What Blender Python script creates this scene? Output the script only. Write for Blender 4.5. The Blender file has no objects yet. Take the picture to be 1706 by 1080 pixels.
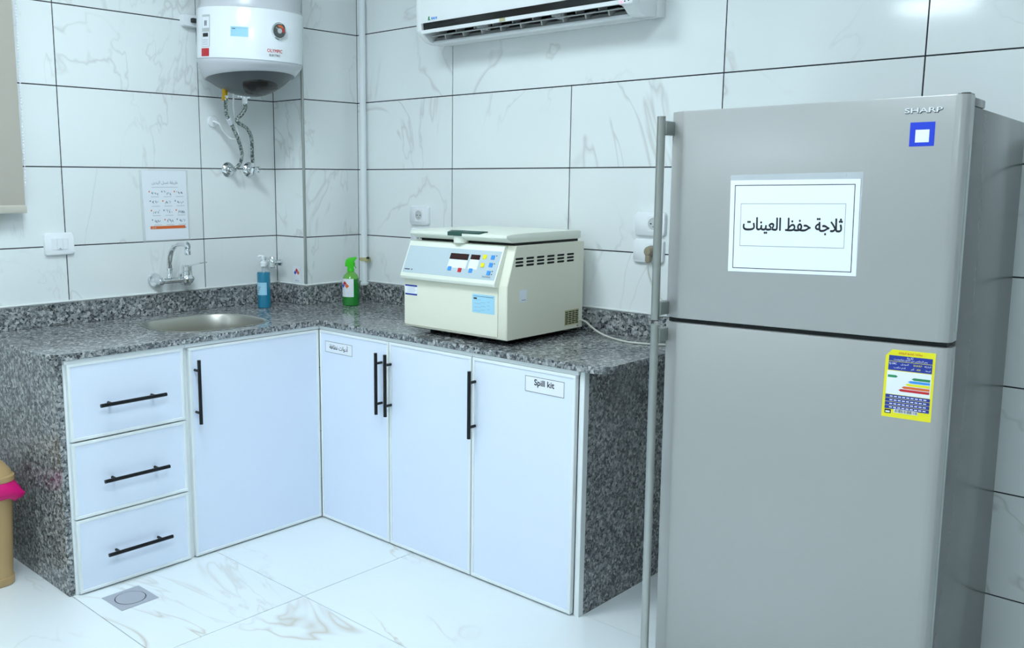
import bpy, bmesh, math, random
from mathutils import Vector, Matrix
random.seed(7)
S = bpy.context.scene
COL = S.collection
PI = math.pi

# ------------------------------------------------------------------ camera
cam_d = bpy.data.cameras.new('camera')
cam_d.sensor_width = 36.0
cam_d.lens = 1537.465 * 36.0 / 1706.0
cam_d.shift_x = 122.0 / 1706.0
cam_d.clip_start = 0.05
cam = bpy.data.objects.new('camera', cam_d)
COL.objects.link(cam)
yaw, pitch, roll = 2.34172, -0.15538, 0.002456
d = Vector((math.cos(yaw) * math.cos(pitch), math.sin(yaw) * math.cos(pitch), math.sin(pitch)))
r = d.cross(Vector((0, 0, 1))).normalized()
u = r.cross(d)
r2 = r * math.cos(roll) + u * math.sin(roll)
u2 = u * math.cos(roll) - r * math.sin(roll)
M = Matrix((r2, u2, -d)).transposed().to_4x4()
M.translation = Vector((3.50675, -2.85185, 1.38594))
cam.matrix_world = M
S.camera = cam

# ------------------------------------------------------------------ world, exposure
w = bpy.data.worlds.new('world')
S.world = w
w.use_nodes = True
w.node_tree.nodes['Background'].inputs[0].default_value = (0.75, 0.9, 1.0, 1)
w.node_tree.nodes['Background'].inputs[1].default_value = 0.4
S.view_settings.view_transform = 'Standard'
S.view_settings.look = 'None'
S.view_settings.gamma = 1.0
S.view_settings.exposure = 0.0
S.view_settings.use_curve_mapping = False
LAMP = 28.5                      # strength of the ceiling light panels
LAMP_COL = (0.815, 0.955, 1.05)

# ------------------------------------------------------------------ materials
def lin(c):
    return tuple(((v / 255) / 12.92 if v / 255 <= .04045 else ((v / 255 + .055) / 1.055) ** 2.4) for v in c) + (1,)

def mat(name, rgb, rough=.5, metal=0., spec=.5, trans=0., coat=0., emit=None, bump=None, alpha=1.):
    m = bpy.data.materials.new(name)
    m.use_nodes = True
    nt = m.node_tree
    b = nt.nodes['Principled BSDF']
    b.inputs['Base Color'].default_value = lin(rgb)
    b.inputs['Roughness'].default_value = rough
    b.inputs['Metallic'].default_value = metal
    b.inputs['Specular IOR Level'].default_value = spec
    b.inputs['Transmission Weight'].default_value = trans
    b.inputs['Coat Weight'].default_value = coat
    b.inputs['Alpha'].default_value = alpha
    if emit:
        b.inputs['Emission Color'].default_value = (*emit[0], 1)
        b.inputs['Emission Strength'].default_value = emit[1]
    if bump:
        tc = nt.nodes.new('ShaderNodeTexCoord')
        n = nt.nodes.new('ShaderNodeTexNoise'); n.inputs['Scale'].default_value = bump[0]
        bp = nt.nodes.new('ShaderNodeBump'); bp.inputs['Strength'].default_value = bump[1]; bp.inputs['Distance'].default_value = .002
        nt.links.new(tc.outputs['Object'], n.inputs['Vector'])
        nt.links.new(n.outputs['Fac'], bp.inputs['Height'])
        nt.links.new(bp.outputs['Normal'], b.inputs['Normal'])
    return m

def ramp(nt, stops, interp='LINEAR'):
    n = nt.nodes.new('ShaderNodeValToRGB')
    n.color_ramp.interpolation = interp
    e = n.color_ramp.elements
    while len(e) < len(stops):
        e.new(0.5)
    for i, (p, c) in enumerate(stops):
        e[i].position = p
        e[i].color = c
    return n

def marble(name, base, vein, rough, scale, strength, thick=.035, vein2=None):
    m = bpy.data.materials.new(name)
    m.use_nodes = True
    nt = m.node_tree; L = nt.links
    b = nt.nodes['Principled BSDF']
    b.inputs['Roughness'].default_value = rough
    tc = nt.nodes.new('ShaderNodeTexCoord')
    oi = nt.nodes.new('ShaderNodeObjectInfo')
    mul = nt.nodes.new('ShaderNodeMath'); mul.operation = 'MULTIPLY'; mul.inputs[1].default_value = 57.0
    L.new(oi.outputs['Random'], mul.inputs[0])
    add = nt.nodes.new('ShaderNodeVectorMath'); add.operation = 'ADD'
    L.new(tc.outputs['Object'], add.inputs[0]); L.new(mul.outputs[0], add.inputs[1])
    mp = nt.nodes.new('ShaderNodeMapping'); mp.vector_type = 'POINT'
    mp.inputs['Rotation'].default_value = (.6, .5, .9); mp.inputs['Scale'].default_value = (1, 2.1, 1)
    L.new(add.outputs[0], mp.inputs[0])
    def ridge(sc, dist, th):
        n = nt.nodes.new('ShaderNodeTexNoise'); n.inputs['Scale'].default_value = sc
        n.inputs['Detail'].default_value = 4; n.inputs['Roughness'].default_value = .55; n.inputs['Distortion'].default_value = dist
        L.new(mp.outputs[0], n.inputs['Vector'])
        s = nt.nodes.new('ShaderNodeMath'); s.operation = 'SUBTRACT'; s.inputs[1].default_value = .5; L.new(n.outputs['Fac'], s.inputs[0])
        a = nt.nodes.new('ShaderNodeMath'); a.operation = 'ABSOLUTE'; L.new(s.outputs[0], a.inputs[0])
        q = ramp(nt, [(0, (1, 1, 1, 1)), (th * .35, (.45, .45, .45, 1)), (th, (0, 0, 0, 1))]); L.new(a.outputs[0], q.inputs[0])
        return q
    r1 = ridge(scale, .9, thick)
    pn = nt.nodes.new('ShaderNodeTexNoise'); pn.inputs['Scale'].default_value = scale * 1.3; pn.inputs['Detail'].default_value = 2
    L.new(add.outputs[0], pn.inputs['Vector'])
    pr = ramp(nt, [(.43, (0, 0, 0, 1)), (.66, (1, 1, 1, 1))]); L.new(pn.outputs['Fac'], pr.inputs[0])
    mk = nt.nodes.new('ShaderNodeMath'); mk.operation = 'MULTIPLY'; L.new(r1.outputs[0], mk.inputs[0]); L.new(pr.outputs[0], mk.inputs[1])
    mk2 = nt.nodes.new('ShaderNodeMath'); mk2.operation = 'MULTIPLY'; mk2.inputs[1].default_value = strength; L.new(mk.outputs[0], mk2.inputs[0])
    cl = nt.nodes.new('ShaderNodeTexNoise'); cl.inputs['Scale'].default_value = scale * .8; L.new(add.outputs[0], cl.inputs['Vector'])
    c0 = tuple(v * .955 for v in lin(base)[:3]) + (1,)
    cr = ramp(nt, [(.35, c0), (.6, lin(base))]); L.new(cl.outputs['Fac'], cr.inputs[0])
    mx = nt.nodes.new('ShaderNodeMix'); mx.data_type = 'RGBA'
    L.new(mk2.outputs[0], mx.inputs[0]); L.new(cr.outputs[0], mx.inputs[6]); mx.inputs[7].default_value = lin(vein)
    L.new(mx.outputs[2], b.inputs['Base Color'])
    return m

def granite(name):
    m = bpy.data.materials.new(name)
    m.use_nodes = True
    nt = m.node_tree; L = nt.links
    b = nt.nodes['Principled BSDF']
    b.inputs['Roughness'].default_value = .16
    tc = nt.nodes.new('ShaderNodeTexCoord')
    nz = nt.nodes.new('ShaderNodeTexNoise'); nz.inputs['Scale'].default_value = 90
    L.new(tc.outputs['Object'], nz.inputs['Vector'])
    mxv = nt.nodes.new('ShaderNodeMix'); mxv.data_type = 'VECTOR'; mxv.inputs[0].default_value = .012
    L.new(tc.outputs['Object'], mxv.inputs[4]); L.new(nz.outputs['Color'], mxv.inputs[5])
    v1 = nt.nodes.new('ShaderNodeTexVoronoi'); v1.inputs['Scale'].default_value = 108
    L.new(mxv.outputs[1], v1.inputs['Vector'])
    sp = nt.nodes.new('ShaderNodeSeparateColor'); L.new(v1.outputs['Color'], sp.inputs[0])
    r1 = ramp(nt, [(0, lin((40, 44, 46))), (.2, lin((82, 87, 89))), (.42, lin((130, 135, 136))), (.66, lin((168, 171, 172))), (.86, lin((206, 206, 204)))], 'CONSTANT')
    L.new(sp.outputs[0], r1.inputs[0])
    v2 = nt.nodes.new('ShaderNodeTexVoronoi'); v2.inputs['Scale'].default_value = 260
    L.new(mxv.outputs[1], v2.inputs['Vector'])
    sp2 = nt.nodes.new('ShaderNodeSeparateColor'); L.new(v2.outputs['Color'], sp2.inputs[0])
    r2_ = ramp(nt, [(0, lin((40, 43, 46))), (.3, lin((116, 121, 122))), (.7, lin((182, 182, 182)))], 'CONSTANT')
    L.new(sp2.outputs[1], r2_.inputs[0])
    mx = nt.nodes.new('ShaderNodeMix'); mx.data_type = 'RGBA'; mx.inputs[0].default_value = .38
    L.new(r1.outputs[0], mx.inputs[6]); L.new(r2_.outputs[0], mx.inputs[7])
    L.new(mx.outputs[2], b.inputs['Base Color'])
    return m

def braid(name):
    m = bpy.data.materials.new(name); m.use_nodes = True
    nt = m.node_tree; L = nt.links; b = nt.nodes['Principled BSDF']
    b.inputs['Metallic'].default_value = .7; b.inputs['Roughness'].default_value = .4
    tc = nt.nodes.new('ShaderNodeTexCoord')
    v = nt.nodes.new('ShaderNodeTexVoronoi'); v.inputs['Scale'].default_value = 190; L.new(tc.outputs['Object'], v.inputs['Vector'])
    sp = nt.nodes.new('ShaderNodeSeparateColor'); L.new(v.outputs['Color'], sp.inputs[0])
    q = ramp(nt, [(0, lin((98, 106, 102))), (.4, lin((168, 175, 172))), (.75, lin((195, 200, 198)))], 'CONSTANT'); L.new(sp.outputs[0], q.inputs[0])
    L.new(q.outputs[0], b.inputs['Base Color'])
    return m

MT = dict(
    wall_tile=marble('wall_marble_tile', (238, 243, 242), (158, 154, 146), .085, 1.5, .33, .015),
    floor_tile=marble('floor_marble_tile', (238, 245, 247), (190, 172, 142), .16, 1.25, .62, .017),
    grout=mat('dark_grout', (42, 48, 50), .9),
    floor_grout=mat('floor_grout', (150, 145, 138), .9),
    paint=mat('white_paint', (232, 234, 232), .7, bump=(60, .1)),
    granite=granite('speckled_grey_granite'),
    sealant=mat('white_sealant', (226, 230, 228), .5, bump=(80, .3)),
    alu=mat('white_coated_aluminium', (238, 244, 244), .3),
    acrylic=mat('white_acrylic_panel', (230, 240, 255), .22),
    carcass=mat('cabinet_carcass', (205, 210, 212), .5),
    black=mat('black_handle_metal', (16, 17, 19), .35, .3),
    rubber=mat('black_rubber', (18, 18, 18), .7),
    dark=mat('dark_void', (14, 15, 15), .8),
    steel=mat('brushed_steel', (176, 178, 174), .28, 1.),
    sinksteel=mat('sink_steel', (190, 188, 180), .36, 1.),
    chrome=mat('chrome', (225, 228, 230), .07, 1.),
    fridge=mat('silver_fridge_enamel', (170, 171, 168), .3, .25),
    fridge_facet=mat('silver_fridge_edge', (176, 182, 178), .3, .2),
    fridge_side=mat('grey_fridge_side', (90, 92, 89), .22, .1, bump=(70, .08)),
    bracket=mat('grey_bracket', (128, 134, 130), .35, .3),
    silver=mat('silver_badge', (232, 236, 238), .3, .35),
    gasket=mat('dark_gasket', (38, 42, 42), .6),
    paper=mat('white_paper', (238, 243, 248), .6),
    sleeve=mat('clear_sleeve', (225, 232, 236), .12, alpha=.45),
    thinsleeve=mat('thin_clear_sleeve', (235, 240, 242), .15, alpha=.18),
    drainsteel=mat('satin_drain_steel', (196, 198, 204), .5, .55),
    ink=mat('black_ink', (22, 26, 34), .7),
    greyink=mat('grey_ink', (140, 150, 160), .7),
    blue=mat('blue_print', (28, 62, 205), .4),
    navy=mat('navy_print', (30, 52, 150), .5),
    yellow=mat('yellow_print', (238, 228, 30), .4),
    orange=mat('orange_print', (226, 110, 50), .5),
    red=mat('red_print', (205, 40, 48), .5),
    green=mat('green_print', (40, 140, 86), .5),
    sky=mat('light_blue_print', (60, 150, 230), .5),
    paleblue=mat('pale_blue_paper', (165, 216, 238), .5),
    cream=mat('cream_enamel', (234, 233, 214), .4),
    creamlight=mat('pale_cream_plastic', (236, 240, 226), .4),
    panelblue=mat('blue_grey_control_foil', (190, 206, 212), .35),
    display=mat('dark_red_display', (48, 16, 20), .12),
    darkgreen=mat('dark_green_plastic', (42, 82, 72), .4),
    whiteplastic=mat('white_plastic', (240, 244, 246), .25),
    greyplastic=mat('light_grey_plastic', (196, 200, 200), .4),
    midplastic=mat('grey_plastic', (172, 175, 176), .45),
    heatergrey=mat('grey_heater_shell', (205, 208, 212), .25),
    heaterdark=mat('dark_grey_heater_base', (84, 90, 92), .35),
    heatercover=mat('brown_black_cover', (34, 30, 28), .15),
    heaterwhite=mat('white_heater_enamel', (240, 245, 248), .18),
    brass=mat('brass', (190, 150, 40), .3, .9),
    braid=braid('braided_steel_hose'),
    acblack=mat('black_gloss_strip', (20, 20, 19), .2),
    acwhite=mat('white_ac_plastic', (240, 244, 244), .25),
    blind=mat('beige_blind_fabric', (178, 172, 160), .85, bump=(400, .2)),
    blindbar=mat('beige_bar', (196, 192, 178), .5),
    winframe=mat('cream_window_frame', (214, 216, 188), .5),
    glass=mat('window_glass', (210, 225, 230), .05, trans=.9),
    bin=mat('tan_bin_plastic', (190, 160, 112), .4),
    bag=mat('pink_bag_film', (222, 20, 120), .3),
    pvc=mat('white_pvc', (232, 238, 240), .35),
    clamp=mat('aged_cream_clamp', (190, 186, 140), .5),
    soap=mat('blue_soap_liquid', (18, 132, 168), .12, coat=.5, trans=.15),
    clear=mat('clear_plastic', (225, 232, 234), .1, trans=.6),
    sprayhead=mat('bright_green_plastic', (60, 205, 20), .35),
    spraybody=mat('green_bottle_liquid', (20, 140, 40), .12, coat=.5, trans=.15),
    sprayclear=mat('pale_green_bottle', (130, 210, 90), .12, trans=.4),
    plugbrown=mat('beige_brown_plug', (150, 140, 118), .5),
    cord=mat('pale_cord', (205, 206, 196), .5),
    lamp=mat('lamp_diffuser', (255, 255, 255), .5, emit=(LAMP_COL, LAMP)),
    pinkled=mat('pink_led', (255, 120, 150), .4, emit=((1., .3, .4), 1.2)),
    dialgrey=mat('dial_grey', (95, 98, 98), .3, .4),
)

# ------------------------------------------------------------------ mesh builder
class B:
    def __init__(s):
        s.bm = bmesh.new(); s.mi = 0
    def _new(s, n0):
        s.bm.faces.ensure_lookup_table()
        for f in s.bm.faces[n0:]:
            f.material_index = s.mi
    def box(s, x0, x1, y0, y1, z0, z1, bev=0., seg=2):
        t = bmesh.new()
        bmesh.ops.create_cube(t, size=1)
        for v in t.verts:
            v.co = Vector(((x0 + x1) / 2 + v.co.x * (x1 - x0), (y0 + y1) / 2 + v.co.y * (y1 - y0), (z0 + z1) / 2 + v.co.z * (z1 - z0)))
        if bev:
            bmesh.ops.bevel(t, geom=t.edges[:], offset=bev, segments=seg, profile=.5, affect='EDGES')
        return s.merge(t)
    def merge(s, t, mtx=None):
        if mtx is not None:
            bmesh.ops.transform(t, matrix=mtx, verts=t.verts[:])
        me = bpy.data.meshes.new('tmp'); t.to_mesh(me); t.free()
        n0 = len(s.bm.faces); s.bm.from_mesh(me); bpy.data.meshes.remove(me); s._new(n0)
        return s
    def loops(s, rings, close=True, cap=True):
        n0 = len(s.bm.faces)
        R = [[s.bm.verts.new(p) for p in ring] for ring in rings]
        n = len(R[0])
        for a, b in zip(R, R[1:]):
            for i in range(n if close else n - 1):
                j = (i + 1) % n
                s.bm.faces.new((a[i], a[j], b[j], b[i]))
        if cap:
            s.bm.faces.new(list(reversed(R[0]))); s.bm.faces.new(R[-1])
        s._new(n0)
        return s
    def cyl(s, p0, p1, r0, r1=None, n=24, cap=True):
        p0, p1 = Vector(p0), Vector(p1)
        r1 = r0 if r1 is None else r1
        t = (p1 - p0).normalized()
        a = t.orthogonal().normalized(); b = t.cross(a)
        rg = lambda c, rr: [c + (a * math.cos(2 * PI * i / n) + b * math.sin(2 * PI * i / n)) * rr for i in range(n)]
        return s.loops([rg(p0, r0), rg(p1, r1)], cap=cap)
    def revolve(s, prof, p0, axis=(0, 0, 1), n=40):
        """profile of (radius, height) along axis from p0"""
        p0 = Vector(p0); t = Vector(axis).normalized()
        a = t.orthogonal().normalized(); b = t.cross(a)
        rings = [[p0 + t * h + (a * math.cos(2 * PI * i / n) + b * math.sin(2 * PI * i / n)) * max(rr, 1e-4) for i in range(n)] for rr, h in prof]
        return s.loops(rings)
    def tube(s, pts, rad, n=10, sub=6):
        P = [Vector(p) for p in pts]
        if sub > 1 and len(P) > 2:
            Q = []
            for i in range(len(P) - 1):
                p0, p1, p2, p3 = P[max(i - 1, 0)], P[i], P[i + 1], P[min(i + 2, len(P) - 1)]
                for k in range(sub):
                    t = k / sub
                    Q.append(.5 * (2 * p1 + (p2 - p0) * t + (2 * p0 - 5 * p1 + 4 * p2 - p3) * t * t + (3 * p1 - p0 - 3 * p2 + p3) * t ** 3))
            Q.append(P[-1]); P = Q
        rads = rad if isinstance(rad, (list, tuple)) else None
        rings = []; nrm = None
        for i, p in enumerate(P):
            t = (P[min(i + 1, len(P) - 1)] - P[max(i - 1, 0)]).normalized()
            nrm = t.orthogonal().normalized() if nrm is None else (nrm - t * nrm.dot(t)).normalized()
            b = t.cross(nrm)
            rr = rad if rads is None else rads[0] + (rads[1] - rads[0]) * i / (len(P) - 1)
            rings.append([p + (nrm * math.cos(2 * PI * k / n) + b * math.sin(2 * PI * k / n)) * rr for k in range(n)])
        return s.loops(rings)
    def prism(s, poly, o, eu, ev, h, bev=0.):
        """polygon (u,v) on the plane o,eu,ev extruded by vector h"""
        o, eu, ev, h = Vector(o), Vector(eu), Vector(ev), Vector(h)
        t = bmesh.new()
        a = [t.verts.new(o + eu * p[0] + ev * p[1]) for p in poly]
        b = [t.verts.new(o + eu * p[0] + ev * p[1] + h) for p in poly]
        n = len(poly)
        t.faces.new(a); t.faces.new(list(reversed(b)))
        for i in range(n):
            j = (i + 1) % n
            t.faces.new((a[j], a[i], b[i], b[j]))
        bmesh.ops.recalc_face_normals(t, faces=t.faces[:])
        if bev:
            bmesh.ops.bevel(t, geom=t.edges[:], offset=bev, segments=2, profile=.5, affect='EDGES')
        return s.merge(t)
    def holed(s, outer, holes, fn, h):
        """planar outline with holes; fn maps (u,v) to a point, h is the thickness vector"""
        t = bmesh.new(); h = Vector(h); E = []
        for lp in [outer] + holes:
            vs = [t.verts.new(fn(*p)) for p in lp]
            E += [t.edges.new((vs[i], vs[(i + 1) % len(vs)])) for i in range(len(vs))]
        bmesh.ops.triangle_fill(t, edges=E, use_beauty=True)
        g = bmesh.ops.extrude_face_region(t, geom=t.faces[:])
        bmesh.ops.translate(t, verts=[v for v in g['geom'] if isinstance(v, bmesh.types.BMVert)], vec=h)
        bmesh.ops.recalc_face_normals(t, faces=t.faces[:])
        return s.merge(t)
    def text(s, body, fn, cx, cy, width=None, height=None, off=0., arabic=False, bold=0.):
        """flat lettering centred on (cx,cy) of a surface map fn(u,v); each contour is filled by itself, overlaps lie in thin layers"""
        cu = bpy.data.curves.new('t', 'FONT')
        cu.body = shape_ar(body) if arabic else body
        cu.resolution_u = 3; cu.offset = off; cu.fill_mode = 'NONE'
        o = bpy.data.objects.new('t', cu); COL.objects.link(o)
        dg = bpy.context.evaluated_depsgraph_get(); dg.update()
        me = bpy.data.meshes.new_from_object(o.evaluated_get(dg))
        bpy.data.objects.remove(o); bpy.data.curves.remove(cu)
        co = [(v.co.x, v.co.y) for v in me.vertices]
        nb = {}
        for e in me.edges:
            a_, b_ = e.vertices; nb.setdefault(a_, []).append(b_); nb.setdefault(b_, []).append(a_)
        bpy.data.meshes.remove(me)
        seen = set(); loops = []
        for v in sorted(nb):
            if v in seen: continue
            lp = [v]; seen.add(v); nxt = v + 1 if v + 1 in nb[v] else nb[v][0]
            while nxt is not None and nxt not in seen:
                lp.append(nxt); seen.add(nxt)
                c_ = [q for q in nb[nxt] if q not in seen]; nxt = c_[0] if c_ else None
            if len(lp) > 2: loops.append([co[q] for q in lp])
        area = lambda L_: sum(L_[i - 1][0] * L_[i][1] - L_[i][0] * L_[i - 1][1] for i in range(len(L_))) / 2
        def inside(p, L_):
            c_ = False
            for i in range(len(L_)):
                (x0, y0), (x1, y1) = L_[i - 1], L_[i]
                if (y0 > p[1]) != (y1 > p[1]) and p[0] < (x1 - x0) * (p[1] - y0) / (y1 - y0) + x0: c_ = not c_
            return c_
        ar_ = [area(L_) for L_ in loops]
        sg_ = math.copysign(1, max(ar_, key=abs))
        outs = [L_ for L_, q in zip(loops, ar_) if q * sg_ > 0]; holes = [L_ for L_, q in zip(loops, ar_) if q * sg_ < 0]
        xs_ = [p[0] for L_ in loops for p in L_]; ys_ = [p[1] for L_ in loops for p in L_]
        x0, x1, y0, y1 = min(xs_), max(xs_), min(ys_), max(ys_)
        k = width / (x1 - x0) if width else height / (y1 - y0)
        ky = height / (y1 - y0) if height else k
        nrm = (fn(cx + 1e-3, cy) - fn(cx, cy)).cross(fn(cx, cy + 1e-3) - fn(cx, cy)).normalized()
        n0 = len(s.bm.faces); lay = 0
        shifts = [(0, 0)] if not bold else [(0, 0), (bold, 0), (-bold, 0), (0, bold), (0, -bold)]
        for L_ in outs:
            hs_ = [q for q in holes if all(inside(p, L_) for p in q[::3])]
            t = bmesh.new(); E = []
            for q in [L_] + hs_:
                vs = [t.verts.new((p[0], p[1], 0)) for p in q]
                E += [t.edges.new((vs[i - 1], vs[i])) for i in range(len(vs))]
            bmesh.ops.triangle_fill(t, edges=E, use_beauty=False, normal=(0, 0, 1))
            t.verts.index_update()
            for dx, dy in shifts:
                lay += 1
                ov = nrm * ((lay % 12) * 1.2e-5)
                vs = [s.bm.verts.new(fn(cx + (v.co.x - (x0 + x1) / 2) * k + dx, cy + (v.co.y - (y0 + y1) / 2) * ky + dy) + ov) for v in t.verts]
                for f_ in t.faces:
                    s.bm.faces.new([vs[v.index] for v in f_.verts])
            t.free()
        s._new(n0)
        return s
    def rect(s, fn, u0, u1, v0, v1, nu=1):
        n0 = len(s.bm.faces)
        for i in range(nu):
            a, b = u0 + (u1 - u0) * i / nu, u0 + (u1 - u0) * (i + 1) / nu
            s.bm.faces.new([s.bm.verts.new(fn(*p)) for p in ((a, v0), (b, v0), (b, v1), (a, v1))])
        s._new(n0); return s
    def poly(s, fn, pts):
        n0 = len(s.bm.faces)
        s.bm.faces.new([s.bm.verts.new(fn(*p)) for p in pts]); s._new(n0); return s
    def outline(s, fn, u0, u1, v0, v1, t):
        s.rect(fn, u0, u1, v0, v0 + t); s.rect(fn, u0, u1, v1 - t, v1)
        s.rect(fn, u0, u0 + t, v0 + t, v1 - t); s.rect(fn, u1 - t, u1, v0 + t, v1 - t); return s
    def m(s, i):
        s.mi = i; return s

_F = {}
for ch, code, n in [('ا', 0x8D, 2), ('أ', 0x83, 2), ('ب', 0x8F, 4), ('ة', 0x93, 2), ('ت', 0x95, 4), ('ث', 0x99, 4), ('ج', 0x9D, 4), ('ح', 0xA1, 4),
                    ('خ', 0xA5, 4), ('د', 0xA9, 2), ('ر', 0xAD, 2), ('س', 0xB1, 4), ('ص', 0xB9, 4), ('ط', 0xC1, 4), ('ظ', 0xC5, 4), ('ع', 0xC9, 4),
                    ('غ', 0xCD, 4), ('ف', 0xD1, 4), ('ق', 0xD5, 4), ('ك', 0xD9, 4), ('ل', 0xDD, 4), ('م', 0xE1, 4), ('ن', 0xE5, 4), ('ه', 0xE9, 4),
                    ('و', 0xED, 2), ('ي', 0xF1, 4), ('#', 0xFB, 2)]:
    _F[ch] = (0xFE00 + code, n)
_F['ء'] = (0xFE80, 1)
def shape_ar(txt):
    txt = txt.replace('لا', '#'); out = []
    for i, ch in enumerate(txt):
        if ch not in _F:
            out.append(ch); continue
        c, n = _F[ch]
        pv = i > 0 and txt[i - 1] in _F and _F[txt[i - 1]][1] == 4 and n > 1
        nx = n == 4 and i + 1 < len(txt) and txt[i + 1] in _F and _F[txt[i + 1]][1] > 1
        out.append(chr(c + (3 if pv and nx else 1 if pv else 2 if nx else 0)))
    return ''.join(reversed(out))

ORG = {}
def O(name, b, mats, parent=None, smooth=35, org=None):
    """link the builder's mesh as one object; geometry is given in the thing's own frame, or in room coordinates when the thing has an origin"""
    bm = b.bm if isinstance(b, B) else b
    o0 = Vector(org) if org is not None else (ORG.get(parent.name) if parent is not None else None)
    if o0 is not None:
        bmesh.ops.translate(bm, verts=bm.verts[:], vec=-o0)
    me = bpy.data.meshes.new(name)
    bm.to_mesh(me); bm.free()
    for m_ in (mats if isinstance(mats, (list, tuple)) else [mats]):
        me.materials.append(MT[m_])
    if smooth:
        me.shade_smooth(); me.set_sharp_from_angle(angle=math.radians(smooth))
    o = bpy.data.objects.new(name, me); COL.objects.link(o)
    if parent is not None:
        o.parent = parent
        if o0 is not None: ORG[o.name] = o0
    elif o0 is not None:
        o.location = o0; ORG[o.name] = o0
    return o

def thing(name, label, cat, base=(0, 0, 0), rot=None, group=None, local=False):
    o = bpy.data.objects.new(name, None); COL.objects.link(o)
    o.empty_display_size = .05
    o.location = base
    if rot is not None: o.rotation_euler = rot
    if not local: ORG[o.name] = Vector(base)
    return tag(o, label, cat, group)

def tag(o, label, cat, group=None):
    o['label'] = label; o['category'] = cat
    if group: o['group'] = group
    return o

def struct(o, label=None):
    o['kind'] = 'structure'
    if label: o['label'] = label
    return o

# ================================================================== ROOM
CA, CB = .2119, .316            # boxed column in the corner: depth and width
RX, RY, H = 6.2, -6.6, 2.8
G = .0022                       # half joint width
T = .003                        # tile proud of the grout
_tile = {}
def tile(parent, dims, loc, m_, bev=.0008):
    key = tuple(round(v, 4) for v in dims) + (m_,)
    if key not in _tile:
        b = B().box(-dims[0] / 2, dims[0] / 2, -dims[1] / 2, dims[1] / 2, -dims[2] / 2, dims[2] / 2)
        me = bpy.data.meshes.new('tile'); b.bm.to_mesh(me); b.bm.free(); me.materials.append(MT[m_]); _tile[key] = me
    o = bpy.data.objects.new('tile', _tile[key]); COL.objects.link(o); o.location = loc; o.parent = parent
    return o

ZB = [0] + [.23 + .3 * k for k in range(9)]; ZB[-1] = 2.63
ZB.append(H)
def tiles_x(parent, x, ys, sgn=1):       # wall whose face is at x, facing +x
    for a, b_ in zip(ys, ys[1:]):
        for z0, z1 in zip(ZB, ZB[1:]):
            tile(parent, (T, abs(b_ - a) - 2 * G, z1 - z0 - 2 * G), (x - T / 2, (a + b_) / 2, (z0 + z1) / 2), 'wall_tile')
def tiles_y(parent, y, xs, skip=()):     # wall whose face is at y, facing -y
    for i, (a, b_) in enumerate(zip(xs, xs[1:])):
        for k, (z0, z1) in enumerate(zip(ZB, ZB[1:])):
            if (i, k) in skip: continue
            tile(parent, (abs(b_ - a) - 2 * G, T, z1 - z0 - 2 * G), ((a + b_) / 2, y + T / 2, (z0 + z1) / 2), 'wall_tile')

W = .6044
fl = struct(O('floor', B().box(-.2, RX + .1, RY - .1, .2, -.1, -.002), 'floor_grout'))
fx = [.0, 1.144, 2.236, 3.328, 4.42, 5.512, RX]
fy = [0, -.522, -1.068, -1.614, -2.16, -2.706, -3.252, -3.798, -4.344, -4.89, -5.436, -5.982, RY]
for a, b_ in zip(fx, fx[1:]):
    for c0, c1 in zip(fy, fy[1:]):
        tile(fl, (b_ - a - .0026, c0 - c1 - .0026, .002), ((a + b_) / 2, (c0 + c1) / 2, -.001), 'floor_tile')
struct(O('ceiling', B().box(-.2, RX + .1, RY - .1, .2, H, H + .1), 'paint'))
wl = struct(O('wall_left', B().box(-.2, -T, RY - .1, 0, 0, H), 'grout'))
ys = [-CB, -.6972]
while ys[-1] > RY: ys.append(max(ys[-1] - W, RY))
tiles_x(wl, 0, ys)
wb = struct(O('wall_back', B().box(-.2, RX + .1, T, .2, 0, H), 'grout'))
xs = [CA, .8125]
while xs[-1] < RX: xs.append(min(xs[-1] + W, RX))
tiles_y(wb, 0, xs, skip=((1, 6), (2, 6)))
tile(wb, (2 * W - 2 * G, T, .3 - 2 * G), (.8125 + W, T / 2, 1.88), 'wall_tile')
wc = struct(O('wall_column', B().box(0, CA - T, -CB + T, 0, 0, H), 'grout'))
for z0, z1 in zip(ZB, ZB[1:]):
    tile(wc, (T, CB - 2 * G - .006, z1 - z0 - 2 * G), (CA - T / 2, -CB / 2 + .004, (z0 + z1) / 2), 'wall_tile')
    tile(wc, (CA - 2 * G - .006, T, z1 - z0 - 2 * G), (CA / 2 - .003, -CB + T / 2, (z0 + z1) / 2), 'wall_tile')
b = B()
b.cyl((CA - .002, -CB + .002, .915), (CA - .002, -CB + .002, H), .0065, n=16)
struct(O('trim_1', b, 'steel'), 'steel corner strip along the tiled column edge')
struct(O('wall_right', B().box(RX, RX + .1, RY - .1, .2, 0, H), 'paint'))
struct(O('wall_front', B().box(-.2, RX, RY - .1, RY, 0, H), 'paint'))

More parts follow.
